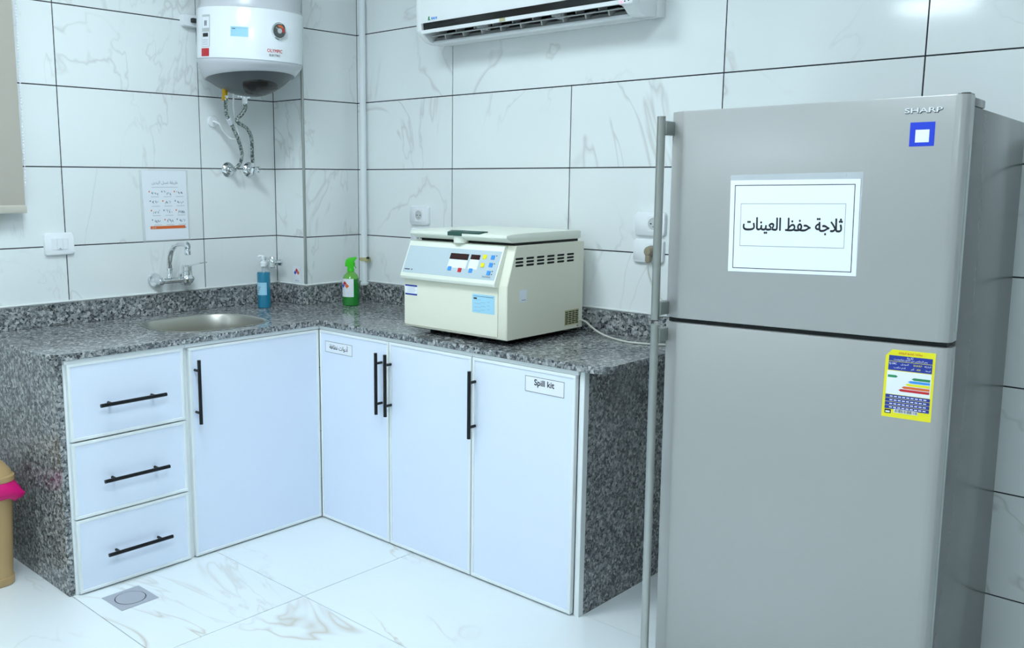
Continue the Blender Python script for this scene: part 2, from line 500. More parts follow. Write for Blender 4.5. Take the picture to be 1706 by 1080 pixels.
# ceiling lights (real lamps of the room)
def ceiling_light(x, y, label, sx=.6, sy=.6):
    t = thing('ceiling_light', label, 'ceiling light', (x, y, H - .03), group='square ceiling light panels')
    b = B()
    for a0, a1, c0, c1 in ((-1, 1, -1, -.94), (-1, 1, .94, 1), (-1, -.94, -.94, .94), (.94, 1, -.94, .94)):
        b.box(x + a0 * sx / 2, x + a1 * sx / 2, y + c0 * sy / 2, y + c1 * sy / 2, H - .03, H)
    O('frame', b, 'whiteplastic', t)
    O('diffuser', B().box(x - sx * .47, x + sx * .47, y - sy * .47, y + sy * .47, H - .024, H - .012), 'lamp', t)
for lx, ly, ll in [(1.3, -1.75, 'square white ceiling light panel nearest the water heater'), (2.75, -2.1, 'square white ceiling light panel in front of the fridge'),
                   (1.0, -5.45, 'square white ceiling light panel at the far end'), (4.6, -4.2, 'square white ceiling light panel farthest right')]:
    ceiling_light(lx, ly, ll)

# window and blind on the left wall
t = struct(O('window_1', B().box(0, .03, -2.7, -1.553, 1.2, 2.5, .003), 'winframe', org=(0, -2.1, 1.2)), 'cream window frame behind the beige blind')
O('pane', B().box(.0305, .033, -2.64, -1.613, 1.26, 2.44), 'glass', t)
t = thing('roller_blind', 'beige roller blind with cream bottom bar hanging over the window', 'blind', (.05, -2.1, 1.261))
O('fabric', B().box(.0495, .0505, -2.8, -1.4665, 1.275, 2.6), 'blind', t)
O('bottom_bar', B().prism([(-.006, 0), (.008, 0), (.011, .008), (.009, .024), (.003, .029), (-.006, .026)], (.05, -2.8, 1.261), (1, 0, 0), (0, 0, 1), (0, 1.335, 0)), 'blindbar', t)
b = B()
for i in range(66):
    z = 1.36 + i * .0105
    b.revolve([(.0005, -.0038), (.003, -.002), (.0037, 0), (.003, .002), (.0005, .0038)], (.052, -1.4605 + .00012 * i, z), n=6)
    if i: b.cyl((.052, -1.4605 + .00012 * i, z - .0105), (.052, -1.4605 + .00012 * i, z), .0011, n=4)
O('bead_chain', b, 'whiteplastic', t)
O('head_tube', B().cyl((.05, -2.8, 2.6), (.05, -1.45, 2.6), .025), 'blindbar', t)

# ================================================================== WORKTOP AND CABINETS
ZC0, ZC1 = .806, .828
def arc(cx, cy, rr, a0, a1, n=8):
    return [(cx + rr * math.cos(math.radians(a0 + (a1 - a0) * i / n)), cy + rr * math.sin(math.radians(a0 + (a1 - a0) * i / n))) for i in range(n + 1)]
XF, YF = .6185, -.5695          # front edges
XE, YE = 1.978, -1.655        # far ends
outer = [(0.001, YE)] + arc(XF - .075, YE + .075, .075, -90, 0) + [(XF, YF)] + arc(XE - .06, YF + .06, .06, -90, 0) + [(XE, -.001), (CA + .001, -.001), (CA + .001, -CB - .001), (.001, -CB - .001)]
def sup(cx, cy, a, bb, n=44, e=2.9):
    out = []
    for i in range(n):
        th = 2 * PI * i / n; c, s_ = math.cos(th), math.sin(th)
        out.append((cx + a * math.copysign(abs(c) ** (2 / e), c), cy + bb * math.copysign(abs(s_) ** (2 / e), s_)))
    return out
SK = (.352, -.925, .192, .222)
t = thing('worktop', 'speckled grey granite L-shaped worktop around the room corner', 'worktop', (.6, -.6, ZC0))
o = O('slab', B().holed(outer, [sup(*SK)], lambda x, y: Vector((x, y, ZC1)), (0, 0, ZC0 - ZC1)), 'granite', t, smooth=0)
md = o.modifiers.new('bevel', 'BEVEL'); md.width = .006; md.segments = 3; md.limit_method = 'ANGLE'; md.angle_limit = math.radians(50)
BT = .02; ZS = .912
for (x0, x1, y0, y1), ul in zip([(0.001, BT, YE + .01, -CB - .001), (BT, CA + BT, -CB - BT, -CB - .001), (CA + .001, CA + BT, -CB - .001, -.001), (CA + BT, XE - .01, -BT, -.001)],
        ['long granite upstand strip below the mixer tap', 'short granite upstand strip on the column side below the hazard sheet',
         'short granite upstand strip on the column front behind the spray bottle', 'long granite upstand strip behind the centrifuge']):
    bs = tag(O('granite_upstand', B().box(x0, x1, y0, y1, ZC1, ZS, .0015, 1), 'granite', smooth=0, org=((x0 + x1) / 2, (y0 + y1) / 2, ZC1)), ul, 'upstand', 'granite upstand strips')
    if x1 - x0 < y1 - y0: O('sealant', B().box(x0 - .0008, x0 + .008, y0, y1, ZS, ZS + .009, .003, 1), 'sealant', bs)
    else: O('sealant', B().box(x0, x1, y1 - .007, y1 + .0008, ZS, ZS + .009, .003, 1), 'sealant', bs)

# sink
t = thing('sink', 'oval stainless steel sink bowl set in the worktop', 'sink', (SK[0], SK[1], ZC0))
rings = []
for f, z in [(1.028, ZC1 + .0002), (1.026, ZC1 + .0012), (1.002, ZC1 + .0012), (.99, ZC1 - .002), (.975, ZC1 - .05), (.95, ZC1 - .13), (.9, ZC0 - .15), (.75, ZC0 - .165), (.2, ZC0 - .168)]:
    rings.append([Vector((p[0], p[1], z)) for p in sup(SK[0], SK[1], SK[2] * f, SK[3] * f)])
b = B(); b.loops(rings, cap=False)
ob = O('bowl', b, 'sinksteel', t, smooth=60)
md = ob.modifiers.new('solid', 'SOLIDIFY'); md.thickness = .001; md.offset = 1
b = B().revolve([(.04, -.004), (.04, .002), (.034, .003), (.026, -.001), (.001, -.001)], (SK[0], SK[1], ZC0 - .167), n=28)
O('drain', b, 'chrome', t)

# granite end panels
b = B().box(.001, .592, -1.6225, -1.6025, 0, ZC0 - .001)
tag(O('granite_slab', b, 'granite', org=(.3, -1.612, 0), smooth=0), 'speckled granite end panel beside the tan bin', 'panel')
b = B().box(1.8805, 1.895, -.5225, -.001, 0, ZC0 - .001)
tag(O('granite_slab', b, 'granite', org=(1.896, -.27, 0), smooth=0), 'dark speckled granite end panel next to the fridge', 'panel')

PX, PY = .6126, -.5631          # planes of the door faces
DT = .018
def bar_handle(parent, p0, p1, out):
    """bar from p0 to p1 standing off the face along out"""
    p0, p1, out = Vector(p0), Vector(p1), Vector(out)
    hb = B().cyl(p0 + out, p1 + out, .0065, n=14)
    for k in (.17, .83):
        q = p0.lerp(p1, k); hb.cyl(q, q + out, .005, n=10)
    return O('handle', hb, 'black', parent)
def front(name, parent, axis, a0, a1, z0, z1):
    """framed front: aluminium border with a recessed acrylic panel. axis 'A' faces +x, 'B' faces -y"""
    fw = .011
    bb = B()
    def bx(bd, p0, p1, q0, q1, d0, d1, bev=0):
        if axis == 'A': bd.box(PX - d1, PX - d0, p0, p1, q0, q1, bev, 1)
        else: bd.box(p0, p1, PY + d0, PY + d1, q0, q1, bev, 1)
    bx(bb, a0, a1, z0, z0 + fw, 0, DT, .0015); bx(bb, a0, a1, z1 - fw, z1, 0, DT, .0015)
    bx(bb, a0, a0 + fw, z0 + fw - .001, z1 - fw + .001, 0, DT, .0015); bx(bb, a1 - fw, a1, z0 + fw - .001, z1 - fw + .001, 0, DT, .0015)
    o = O(name, bb, 'alu', parent)
    pn = B(); bx(pn, a0 + fw - .0005, a1 - fw + .0005, z0 + fw - .0005, z1 - fw + .0005, .003, DT - .002)
    O('panel', pn, 'acrylic', o)
    return o
def carcass(parent, axis, a0, a1, left_post, right_post, r0=None, r1=None):
    r0 = a0 if r0 is None else r0; r1 = a1 if r1 is None else r1
    bb = B()
    def bx(p0, p1, q0, q1, d0, d1):
        if axis == 'A': bb.box(PX - d1, PX - d0, p0, p1, q0, q1, .001, 1)
        else: bb.box(p0, p1, PY + d0, PY + d1, q0, q1, .001, 1)
    bx(r0, r1, .7915, ZC0 - .0005, .003, DT + .02)
    bx(a0, a0 + left_post, .0, .791, DT, DT + .02); bx(a1 - right_post, a1, .0, .791, DT, DT + .02)
    O('frame', bb, 'alu', parent)
    bb = B()
    if axis == 'A': bb.box(.03, PX - DT - .026, a0 + .002, a1 - .002, .045, .6)
    else: bb.box(a0 + .002, min(a1 - .002, 1.876), PY + DT + .026, -.03, .045, .6)
    O('carcass', bb, 'carcass', parent)

# drawer unit
t = thing('drawer_cabinet', 'white three-drawer cabinet under the left end of the worktop', 'cabinet', (.4, -1.38, 0))
carcass(t, 'A', -1.6015, -1.166, .016, .016)
for i, (z0, z1, za) in enumerate([(.532, .793, .645), (.266, .527, .385), (.006, .261, .126)]):
    dr = front('drawer', t, 'A', -1.594, -1.1745, z0, z1)
    bar_handle(dr, (PX, -1.502, za), (PX, -1.263, za), (.031, 0, 0))
# sink cabinet
t = thing('sink_cabinet', 'white single-door cabinet under the sink with vertical black handle', 'cabinet', (.35, -.87, 0))
carcass(t, 'A', -1.1655, -.568, .014, .0145, None, -.5602)
dr = front('door', t, 'A', -1.153, -.5642, .006, .79)
bar_handle(dr, (PX, -1.131, .512), (PX, -1.131, .747), (.031, 0, 0))
# double-door cabinet
t = thing('double_door_cabinet', 'white corner cabinet with two doors and paired black handles', 'cabinet', (1.03, -.35, 0))
carcass(t, 'B', .632, 1.4405, .004, .012, .6098)
d1 = front('door', t, 'B', .6134, 1.0205, .006, .79)
bar_handle(d1, (.9855, PY, .512), (.9855, PY, .747), (0, -.031, 0))
d2 = front('door', t, 'B', 1.0245, 1.4375, .006, .79)
bar_handle(d2, (1.036, PY, .512), (1.036, PY, .747), (0, -.031, 0))
fB = lambda off: (lambda x, z: Vector((x, PY + .003 - off, z)))
b = B().box(.648, .8136, PY + .0022, PY + .0028, .7035, .7495)
O('label', b, 'paper', d1)
b = B(); b.outline(fB(.0011), .6488, .8128, .7043, .7487, .0013); b.text('أدوات نظافة', fB(.0012), .731, .7285, height=.027, bold=.0003, arabic=True)
O('label_print', b, 'ink', d1, smooth=0)
# spill-kit cabinet
t = thing('single_door_cabinet', 'white single-door cabinet under the centrifuge end with spill kit label', 'cabinet', (1.66, -.35, 0))
carcass(t, 'B', 1.441, 1.8795, .010, .006)
tag(O('corner_post', B().box(1.88, 1.8955, PY + DT - .004, PY + DT + .022, 0, ZC0 - .001, .001, 1), 'alu', org=(1.888, -.535, 0)), 'narrow white corner post between spill kit cabinet and granite panel', 'post')
d3 = front('door', t, 'B', 1.4425, 1.8715, .006, .79)
bar_handle(d3, (1.457, PY, .512), (1.457, PY, .747), (0, -.031, 0))
O('label', B().box(1.671, 1.829, PY + .0022, PY + .0028, .7095, .763), 'paper', d3)
b = B(); b.outline(fB(.0011), 1.672, 1.828, .7105, .762, .0014); b.text('Spill kit', fB(.0012), 1.749, .7415, width=.079, bold=.00055)
O('label_print', b, 'ink', d3, smooth=0)

# ================================================================== FRIDGE
e_th, e_tb, e_ts = .0609, .009, .0118
ex = Vector((math.cos(e_th), math.sin(e_th), 0)); en = Vector((-math.sin(e_th), math.cos(e_th), 0)); ek = Vector((0, 0, 1))
ex2 = ex * math.cos(e_ts) + ek * math.sin(e_ts); ek2 = ek * math.cos(e_ts) - ex * math.sin(e_ts)
ek3 = ek2 * math.cos(e_tb) + en * math.sin(e_tb); en3 = en * math.cos(e_tb) - ek2 * math.sin(e_tb)
FR = thing('refrigerator', 'tall silver two-door refrigerator with long bar handles', 'refrigerator', local=True)
Mf = Matrix((ex2, en3, ek3)).transposed().to_4x4(); Mf.translation = Vector((2.3014, -.7867, .002))
FR.matrix_world = Mf
FW, FD = .6613, .681
b = B().box(.003, FW - .003, .066, FD, .05, 1.531, .004)
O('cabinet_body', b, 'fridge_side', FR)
O('gasket', B().box(.014, FW - .014, .054, .0665, .06, 1.525), 'gasket', FR)
def door_poly(f=0.):
    return [(0, .055), (0, .024), (.006, .015), (.04, .0005), (.046, 0), (FW - .024, 0), (FW - .014, .002), (FW - .005, .007), (FW, .016), (FW, .055)]
def fdoor(name, z0, z1):
    bb = B().prism(door_poly(), (0, 0, z0), (1, 0, 0), (0, 1, 0), (0, 0, z1 - z0), .0022)
    return O(name, bb, 'fridge', FR)
ud = fdoor('upper_door', 1.0385, 1.5512)
ld = fdoor('lower_door', .075, 1.027)
O('divider', B().box(.01, FW - .01, .02, .06, 1.0265, 1.039), 'gasket', FR)
O('kick_plate', B().box(.02, FW - .02, .05, .066, .02, .07), 'gasket', FR)
for fx_, fy_ in ((.06, .1), (FW - .06, .1), (.06, FD - .08), (FW - .06, FD - .08)):
    O('foot', B().cyl((fx_, fy_, -.002), (fx_, fy_, .052), .016, n=16), 'rubber', FR)
O('edge_trim', B().box(FW - .004, FW + .0008, .03, .05, .09, 1.0), 'fridge_facet', ld)
O('edge_trim', B().box(FW - .004, FW + .0008, .03, .05, 1.06, 1.45), 'fridge_facet', ud)
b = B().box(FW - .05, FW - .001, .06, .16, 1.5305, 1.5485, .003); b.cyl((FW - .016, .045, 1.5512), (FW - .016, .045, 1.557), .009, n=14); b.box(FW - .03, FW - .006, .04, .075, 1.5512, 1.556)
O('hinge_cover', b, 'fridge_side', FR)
for z0, z1, par in ((1.034, 1.5385, ud), (.06, 1.0215, ld)):
    hb = B().cyl((-.003, -.032, z0), (-.003, -.032, z1), .0105, n=20)
    hd = O('handle', hb, 'steel', par)
    for zc in ((z1 - .028, z0 + .028)):
        O('bracket', B().box(-.006, .012, -.03, .026, zc - .017, zc + .017, .003), 'bracket', par)
FF = lambda off: (lambda x, z: Vector((x, -off, z)))
# badge
O('badge_drop_shadow', B().text('SHARP', FF(.0005), .5786, 1.5216, width=.0722, height=.0104, bold=.0005), 'gasket', ud, smooth=0)  # dark offset copy of the letters, a painted drop shadow
b = B().text('SHARP', FF(.0022), .578, 1.5225, width=.0716, height=.0098, bold=.0003)
t_ = b.bm
g = bmesh.ops.extrude_face_region(t_, geom=t_.faces[:]); bmesh.ops.translate(t_, verts=[v for v in g['geom'] if isinstance(v, bmesh.types.BMVert)], vec=(0, .0014, 0))
o = O('badge', b, 'silver', ud, smooth=0); o['label'] = 'raised chrome brand lettering'
# blue sticker (its code is left out)
b = B().box(.5545, .602, -.0006, 0, 1.4485, 1.498)
bl = O('sticker', b, 'blue', ud); bl['label'] = 'small square blue sticker with a white field'
# paper sign in a plastic sleeve
def quad(TL, TR, BR, BL, off):
    def f(p, q):
        x = (TL[0] * (1 - p) + TR[0] * p) * (1 - q) + (BL[0] * (1 - p) + BR[0] * p) * q
        z = (TL[1] * (1 - p) + TR[1] * p) * (1 - q) + (BL[1] * (1 - p) + BR[1] * p) * q
        return Vector((x, -off, z))
    return f
sg = ((.168, 1.3815), (.4625, 1.3825), (.465, 1.169), (.1704, 1.1648))
def slab_quad(bb, f0, f1):
    P = [(0, 0), (1, 0), (1, 1), (0, 1)]
    return bb.loops([[f1(*p) for p in P], [f0(*p) for p in P]])
b = slab_quad(B(), quad(*sg, .0002), quad(*sg, .0012))
o = O('paper_sign', b, 'paper', ud); o['label'] = 'white paper sign with black Arabic lettering'
sl = ((.167, 1.3945), (.467, 1.3975), (.4662, 1.1675), (.1692, 1.1635))
b = slab_quad(B(), quad(*sl, .0001), quad(*sl, .00018))
b.box(.205, .222, -.0006, -.0002, 1.3868, 1.3905); b.box(.42, .432, -.0006, -.0002, 1.3885, 1.3925)
o = O('sleeve', b, 'sleeve', ud)
b = B(); fq = quad(*sg, .0016)
def oq(bb, p0, p1, q0, q1, t):
    bb.rect(fq, p0, p1, q0, q0 + t * 1.4); bb.rect(fq, p0, p1, q1 - t * 1.4, q1); bb.rect(fq, p0, p0 + t, q0, q1); bb.rect(fq, p1 - t, p1, q0, q1)
oq(b, .037, .965, .052, .962, .0052); b.m(1); oq(b, .092, .905, .252, .715, .0034)
b.m(0); b.text('ثلاجة حفظ العينات', lambda x, z: Vector((x, -.0016, z)), .3165, 1.2765, width=.2265, height=.0380, bold=.0007, arabic=True)
O('sign_print', b, ['ink', 'greyink'], ud, smooth=0)
# energy label
el = ((.5376, 1.0145), (.6359, 1.0145), (.6352, .8645), (.5363, .8644))
fe0, fe = quad(*el, .0006), quad(*el, .0009)
b = B(); P = [(.0, .095), (.125, 0), (1, 0), (1, 1), (0, 1)]
b.loops([[fe0(*p) for p in P], [quad(*el, 0)(*p) for p in P]])
o = O('energy_label', b, 'yellow', ld); o['label'] = 'yellow energy rating label with coloured arrows'
b = B()
def R(p0, p1, q0, q1, mi): b.m(mi).rect(fe, p0, p1, q1, q0)
R(.07, .95, .085, .165, 0); R(.07, .95, .172, .30, 0); R(.055, .95, .31, .655, 1)
for q in (.662, .717, .772, .827): R(.055, .955, q, q + .049, 0)
fe2 = quad(*el, .0012)
tops = [(.56, .405, 2), (.49, .45, 3), (.44, .495, 4), (.37, .54, 5), (.31, .585, 6)]
for p, q, mi in tops:
    b.m(mi).poly(fe2, [(p, q), (p + .05, q - .018), (.93, q - .018), (.93, q + .018), (p + .05, q + .018)])
b.m(2).poly(fe2, [(.075, .372), (.24, .372), (.28, .39), (.24, .408), (.075, .408)])
R(.06, .19, .885, .945, 7); b.m(1).rect(fe2, .08, .17, .932, .908)
random.seed(3)
b.m(1).rect(fe2, .25, .73, .925, .868)
b.m(7); p = .265; fe3 = quad(*el, .0014)
while p < .71:
    ww = random.choice((.006, .009, .014)); b.rect(fe3, p, p + ww, .918, .872); p += ww + random.choice((.006, .01, .013))
Le = lambda off: (lambda x, z: Vector((x, -off, z)))
def ET(s, cx, q, wd, mi, ar=True, h=None):
    zz = 1.0145 - q * .15
    b.m(mi).text(s, Le(.0015), .5375 + cx * .0985, zz, width=wd * .0985, height=h, arabic=ar)
ET('بطاقة كفاءة الطاقة', .5, .045, .48, 6); ET('ثلاجة', .5, .108, .13, 1); ET('يتم التخلص من الثلج بنوفروست', .51, .143, .68, 1)
ET('الماركة', .86, .205, .13, 1); ET('SHARP', .66, .205, .17, 4, False); ET('الموديل', .4, .205, .16, 1); ET('SJ-58C', .16, .205, .16, 1, False)
ET('السعة', .87, .262, .1, 1); ET('450', .68, .262, .08, 4, False); ET('لتر', .56, .262, .06, 1); ET('قدم مكعب', .3, .262, .24, 1)
for q in (.687, .742, .797, .85):
    for k in range(9): b.m(1).rect(Le(.0015), .5375 + (.14 + k * .085) * .0985, .5375 + (.14 + k * .085 + .06) * .0985, 1.0145 - (q + .007) * .15, 1.0145 - (q - .007) * .15)
O('energy_label_print', b, ['navy', 'paper', 'green', 'sky', 'yellow', 'orange', 'red', 'ink'], ld, smooth=0)
b = B().rect(FF(.0008), .5655, .592, 1.4565, 1.4825)
O('sticker_print', b, 'paper', ud, smooth=0)

# ================================================================== CENTRIFUGE
CF = thing('centrifuge', 'cream benchtop centrifuge with control panel standing on the worktop', 'centrifuge', (1.297, -.289, ZC1), (0, 0, .012), local=True)
yz = lambda bb, poly, x0, x1, bev=0.: bb.prism(poly, (x0, 0, 0), (0, 1, 0), (0, 0, 1), (x1 - x0, 0, 0), bev)
b = yz(B(), [(-.216, .022), (-.216, .205), (-.17, .338), (.2205, .338), (.2205, .022)], -.243, .2395, .002)
O('body', b, 'cream', CF)
vh = []
for i in range(6):
    for k in range(3):
        y0 = -.176 + i * .0585; z = .2945 - k * .0115
        vh.append(arc(y0 + .0417, z, .0038, -90, 90, 3) + arc(y0 + .0038, z, .0038, 90, 270, 3))
O('vent_shade_sheet', B().box(.2396, .2405, -.177, .18, .262, .302), 'dark', CF)  # near-black sheet painting the shade inside the vent slots
b = B().holed([(-.216, .022), (.2205, .022), (.2205, .338), (-.17, .338), (-.216, .205)], vh, lambda y, z: Vector((.2408, y, z)), (.0022, 0, 0))
O('side_panel', b, 'cream', CF, smooth=0)
b = yz(B(), [(-.2165, .03), (-.2195, .03), (-.2195, .196), (-.2165, .2)], -.243, .204)
O('front_panel', b, 'cream', CF)
p0, p1 = Vector((0, -.241, .2115)), Vector((0, -.186, .3355))
b = yz(B(), [(-.2165, .199), (-.237, .2005), (p0.y, p0.z), (p1.y, p1.z), (-.18, .338), (-.17, .3375)], -.2445, .206, .0015)
O('bezel', b, 'creamlight', CF)
sl_ = (p1 - p0); nrm = Vector((0, -sl_.z, sl_.y)).normalized()
def sp(off): return lambda x, v: Vector((x, p0.y + sl_.y * v, p0.z + sl_.z * v)) + nrm * off
def splate(bb, x0, x1, v0, v1, off0, off1):
    f0, f1 = sp(off0), sp(off1); Q = [(x0, v0), (x1, v0), (x1, v1), (x0, v1)]
    return bb.loops([[f0(*q) for q in Q], [f1(*q) for q in Q]])
cp = O('control_panel', splate(B(), -.238, .2, .10, .86, .0002, .0012), 'panelblue', CF)
O('display_field', splate(B(), -.025, .06, .34, .56, .0012, .0018), 'paper', cp)
O('display_field', splate(B(), .071, .112, .34, .60, .0012, .0018), 'paper', cp)
O('display', splate(B(), -.025, .06, .57, .73, .0012, .0022), 'display', cp)
O('display', splate(B(), .071, .112, .60, .73, .0012, .0022), 'display', cp)
for x, v, m_ in [(-.012, .31, 'sky'), (.037, .29, 'red'), (.087, .30, 'sky'), (.133, .69, 'yellow'), (.133, .47, 'yellow'), (.169, .69, 'sky'), (.169, .49, 'sky'), (.169, .28, 'sky')]:
    O('button', splate(B(), x - .0075, x + .0075, v - .055, v + .055, .0012, .0034), m_, cp)
b = B()
for x, v in [(.183, .74), (.183, .53), (.183, .33), (.183, .25)]: b.rect(sp(.0016), x - .002, x + .002, v - .014, v + .014)
b.rect(sp(.0016), .143, .182, .155, .16)
b.text('heraeus', lambda x, v: sp(.0016)(x, v), .163, .185, width=.036, height=.032)
for x0_, x1_ in ((-.229, -.2235), (-.2225, -.2165), (-.2155, -.209), (-.208, -.203), (-.195, -.19)): b.rect(sp(.0016), x0_, x1_, .175, .205)
O('panel_print', b, 'ink', cp, smooth=0)['kind'] = 'stuff'
# lid
b = B().box(-.212, .226, -.16, .205, .337, .348)
O('lid_seal', b, 'rubber', CF)
b = yz(B(), [(-.209, .3735), (-.209, .3635), (-.203, .3605), (-.176, .3475), (.214, .3475), (.217, .374), (.2, .378), (-.1, .379), (-.18, .377)], -.2225, .2315, .0018)
O('lid', b, 'creamlight', CF)
b = yz(B(), [(-.2115, .364), (-.2115, .3775), (-.19, .3825), (-.165, .3815), (-.165, .37), (-.2, .364)], -.036, .03, .001)
b = yz(b, [(-.2105, .3735), (-.2105, .378), (-.19, .3825), (-.165, .3815), (-.165, .3735)], .03, .112, .001)
O('latch', b, 'darkgreen', CF)
O('lid_catch', B().cyl((.0, -.178, .3385), (.0, -.178, .3615), .026, .029, n=20), 'creamlight', CF)
O('base_plate', B().box(-.228, .226, -.2, .21, .0165, .0218), 'rubber', CF)
for x in (-.15, .17):
    for y in (-.15, .17):
        O('foot', B().cyl((x, y, 0), (x, y, .018), .02, .018, n=18), 'rubber', CF)
ff = lambda off: (lambda x, z: Vector((x, -.2195 - off, z)))
o = O('label', B().box(-.2385, -.177, -.2201, -.2195, .139, .177), 'paper', CF); o['label'] = 'white sticker with dark blue bands'
b = B(); b.rect(ff(.0009), -.2385, -.177, .139, .145); b.rect(ff(.0009), -.2385, -.177, .171, .177); b.m(1)
for k in range(5): b.rect(ff(.0009), -.23 + .006 * (k % 2), -.19 + .004 * (k % 3), .150 + k * .0042, .1508 + k * .0042)
O('label_print', b, ['navy', 'greyink'], CF, smooth=0)
o = O('label', B().box(.0905, .191, -.2201, -.2195, .106, .170), 'paleblue', CF); o['label'] = 'pale blue inspection sticker'
b = B(); b.rect(ff(.0009), .097, .112, .153, .158); b.rect(ff(.0009), .096, .185, .1625, .1637); b.m(1)
for k in range(10): b.rect(ff(.0009), .098 + .03 * (k % 3), .13 + .02 * (k % 3), .112 + k * .0043, .1128 + k * .0043)
O('label_print', b, ['ink', 'greyink'], CF, smooth=0)
o = O('label', B().box(.243, .2436, -.152, -.112, .146, .188), 'paper', CF); o['label'] = 'small white sticker on the side'
fs = lambda off: (lambda y, z: Vector((.243 + off, y, z)))
o = O('rating_plate', B().box(.243, .2436, .112, .197, .037, .092), 'clamp', CF)
b = B()
for k in range(7):
    for j in range(4): b.rect(fs(.0009), .115 + j * .0205, .130 + j * .0205 + .003 * ((k + j) % 2), .041 + k * .007, .0452 + k * .007)
O('rating_print', b, 'gasket', CF, smooth=0)['kind'] = 'stuff'
O('label_print', B().rect(fs(.0009), -.14, -.118, .152, .1535), 'gasket', CF, smooth=0)
O('screw', B().cyl((.243, .192, .03), (.2445, .192, .03), .004, n=12), 'steel', CF)
b = B().tube([(.235, .2, .05), (.262, .215, .043), (.31, .205, .02), (.38, .175, .008), (.47, .146, .004), (.54, .15, .004), (.62, .19, .004), (.655, .26, .004)], .0035, n=8)
O('power_cord', b, 'cord', CF)

# ================================================================== AIR CONDITIONER
AX0, AX1 = .80, 1.80
t = thing('air_conditioner', 'white wall-mounted split air conditioner with black front strip', 'air conditioner', (1.3, 0, 1.925))
def ac(bb, poly, x0, x1, bev=0.): return bb.prism(poly, (x0, 0, 0), (0, 1, 0), (0, 0, 1), (x1 - x0, 0, 0), bev)
ZT = 2.21
O('back_chassis', ac(B(), [(0, 1.927), (-.055, 1.922), (-.055, ZT), (0, ZT)], AX0 + .004, AX1, .004), 'acwhite', t)
full = [(-.056, 1.921), (-.118, 1.9185), (-.15, 1.925), (-.185, 1.95), (-.197, 1.965), (-.2, 1.99), (-.2, 2.15), (-.17, 2.2), (-.056, ZT)]
O('end_cap', ac(B(), full, AX0, AX0 + .03, .006), 'acwhite', t)
O('end_cap', ac(B(), full, AX1 - .055, AX1 - .002, .006), 'acwhite', t)
a0, a1 = AX0 + .03, AX1 - .055
O('underside', ac(B(), [(-.056, 1.921), (-.118, 1.9185), (-.121, 1.923), (-.112, 1.94), (-.056, 1.945)], a0, a1), 'acwhite', t)
O('front_cover', ac(B(), [(-.2, 1.99), (-.2, 2.15), (-.17, 2.2), (-.056, ZT), (-.056, 2.02), (-.17, 1.99)], a0, a1, .0), 'acwhite', t)
st = O('front_strip', ac(B(), [(-.2015, 1.965), (-.204, 1.9905), (-.19, 1.9905), (-.186, 1.965)], AX0 + .045, AX1 - .075, .001), 'acblack', t)
O('lower_bar', ac(B(), [(-.1985, 1.952), (-.2015, 1.9645), (-.17, 1.9645), (-.17, 1.956)], a0, a1), 'acwhite', t)
O('outlet_cavity', ac(B(), [(-.056, 1.946), (-.112, 1.941), (-.1125, 1.944), (-.075, 1.96), (-.075, 1.988), (-.165, 1.988), (-.165, 1.964), (-.17, 1.964), (-.17, 1.992), (-.056, 1.992)], a0, a1), 'dark', t)
O('air_guide', ac(B(), [(-.1205, 1.9235), (-.112, 1.9408), (-.079, 1.957), (-.081, 1.9605), (-.115, 1.9445), (-.1235, 1.927)], a0, a1), 'midplastic', t)
O('outlet_lip', ac(B(), [(-.1185, 1.9184), (-.133, 1.9225), (-.131, 1.931), (-.119, 1.9275)], a0 - .01, a1 + .004, .001), 'whiteplastic', t)
lv = O('louver_rod', B().cyl((a0 + .015, -.15, 1.9475), (a1 - .01, -.15, 1.9475), .0026, n=8), 'greyplastic', t)
for i in range(19):
    x = a0 + .03 + i * (a1 - a0 - .06) / 18
    O('vane', B().prism([(-.085, 1.966), (-.15, 1.95), (-.143, 1.932), (-.12, 1.936)] if i % 2 else [(-.085, 1.985), (-.14, 1.972), (-.135, 1.955), (-.09, 1.964)], (x, 0, 0), (0, 1, 0), (0, 0, 1), (.005, 0, 0)), 'greyplastic', t)
for x in (a0 + .275, a0 + .63):
    b = B().box(x - .014, x + .012, -.15, -.11, 1.945, 1.975, .004); b.cyl((x + .018, -.142, 1.943), (x + .018, -.142, 1.968), .007, n=12); b.cyl((x - .02, -.15, 1.96), (x - .02, -.12, 1.965), .009, n=12)
    O('louver_bracket', b, 'greyplastic', t)
O('tape', B().box(1.235, 1.262, -.2015, -.1995, 1.953, 1.9645), 'clamp', t)
b = B().box(1.742, 1.80, -.206, -.16, 1.948, 1.99, .007)
rc = O('receiver', b, 'whiteplastic', t)
O('led', B().cyl((1.757, -.2055, 1.956), (1.757, -.2068, 1.956), .0042, n=12), 'pinkled', rc)
for x in (1.771, 1.785): O('sensor_dot', B().cyl((x, -.2055, 1.957 + (x - 1.771) * .1), (x, -.2068, 1.957 + (x - 1.771) * .1), .0024, n=10), 'ink', rc)
fa = lambda off: (lambda x, z: Vector((x, -.2 - off, z)))
b = B()
for k in range(4): b.rect(fa(.0006), .886 + k * .0085, .892 + k * .0085, 2.0, 2.0085)
b.m(1).poly(fa(.0006), [(.868, 1.999), (.874, 1.999), (.878, 2.013), (.870, 2.013)]); b.poly(fa(.0006), [(.875, 1.999), (.882, 1.999), (.876, 2.006)])
O('logo', b, ['sky', 'green'], t, smooth=0)

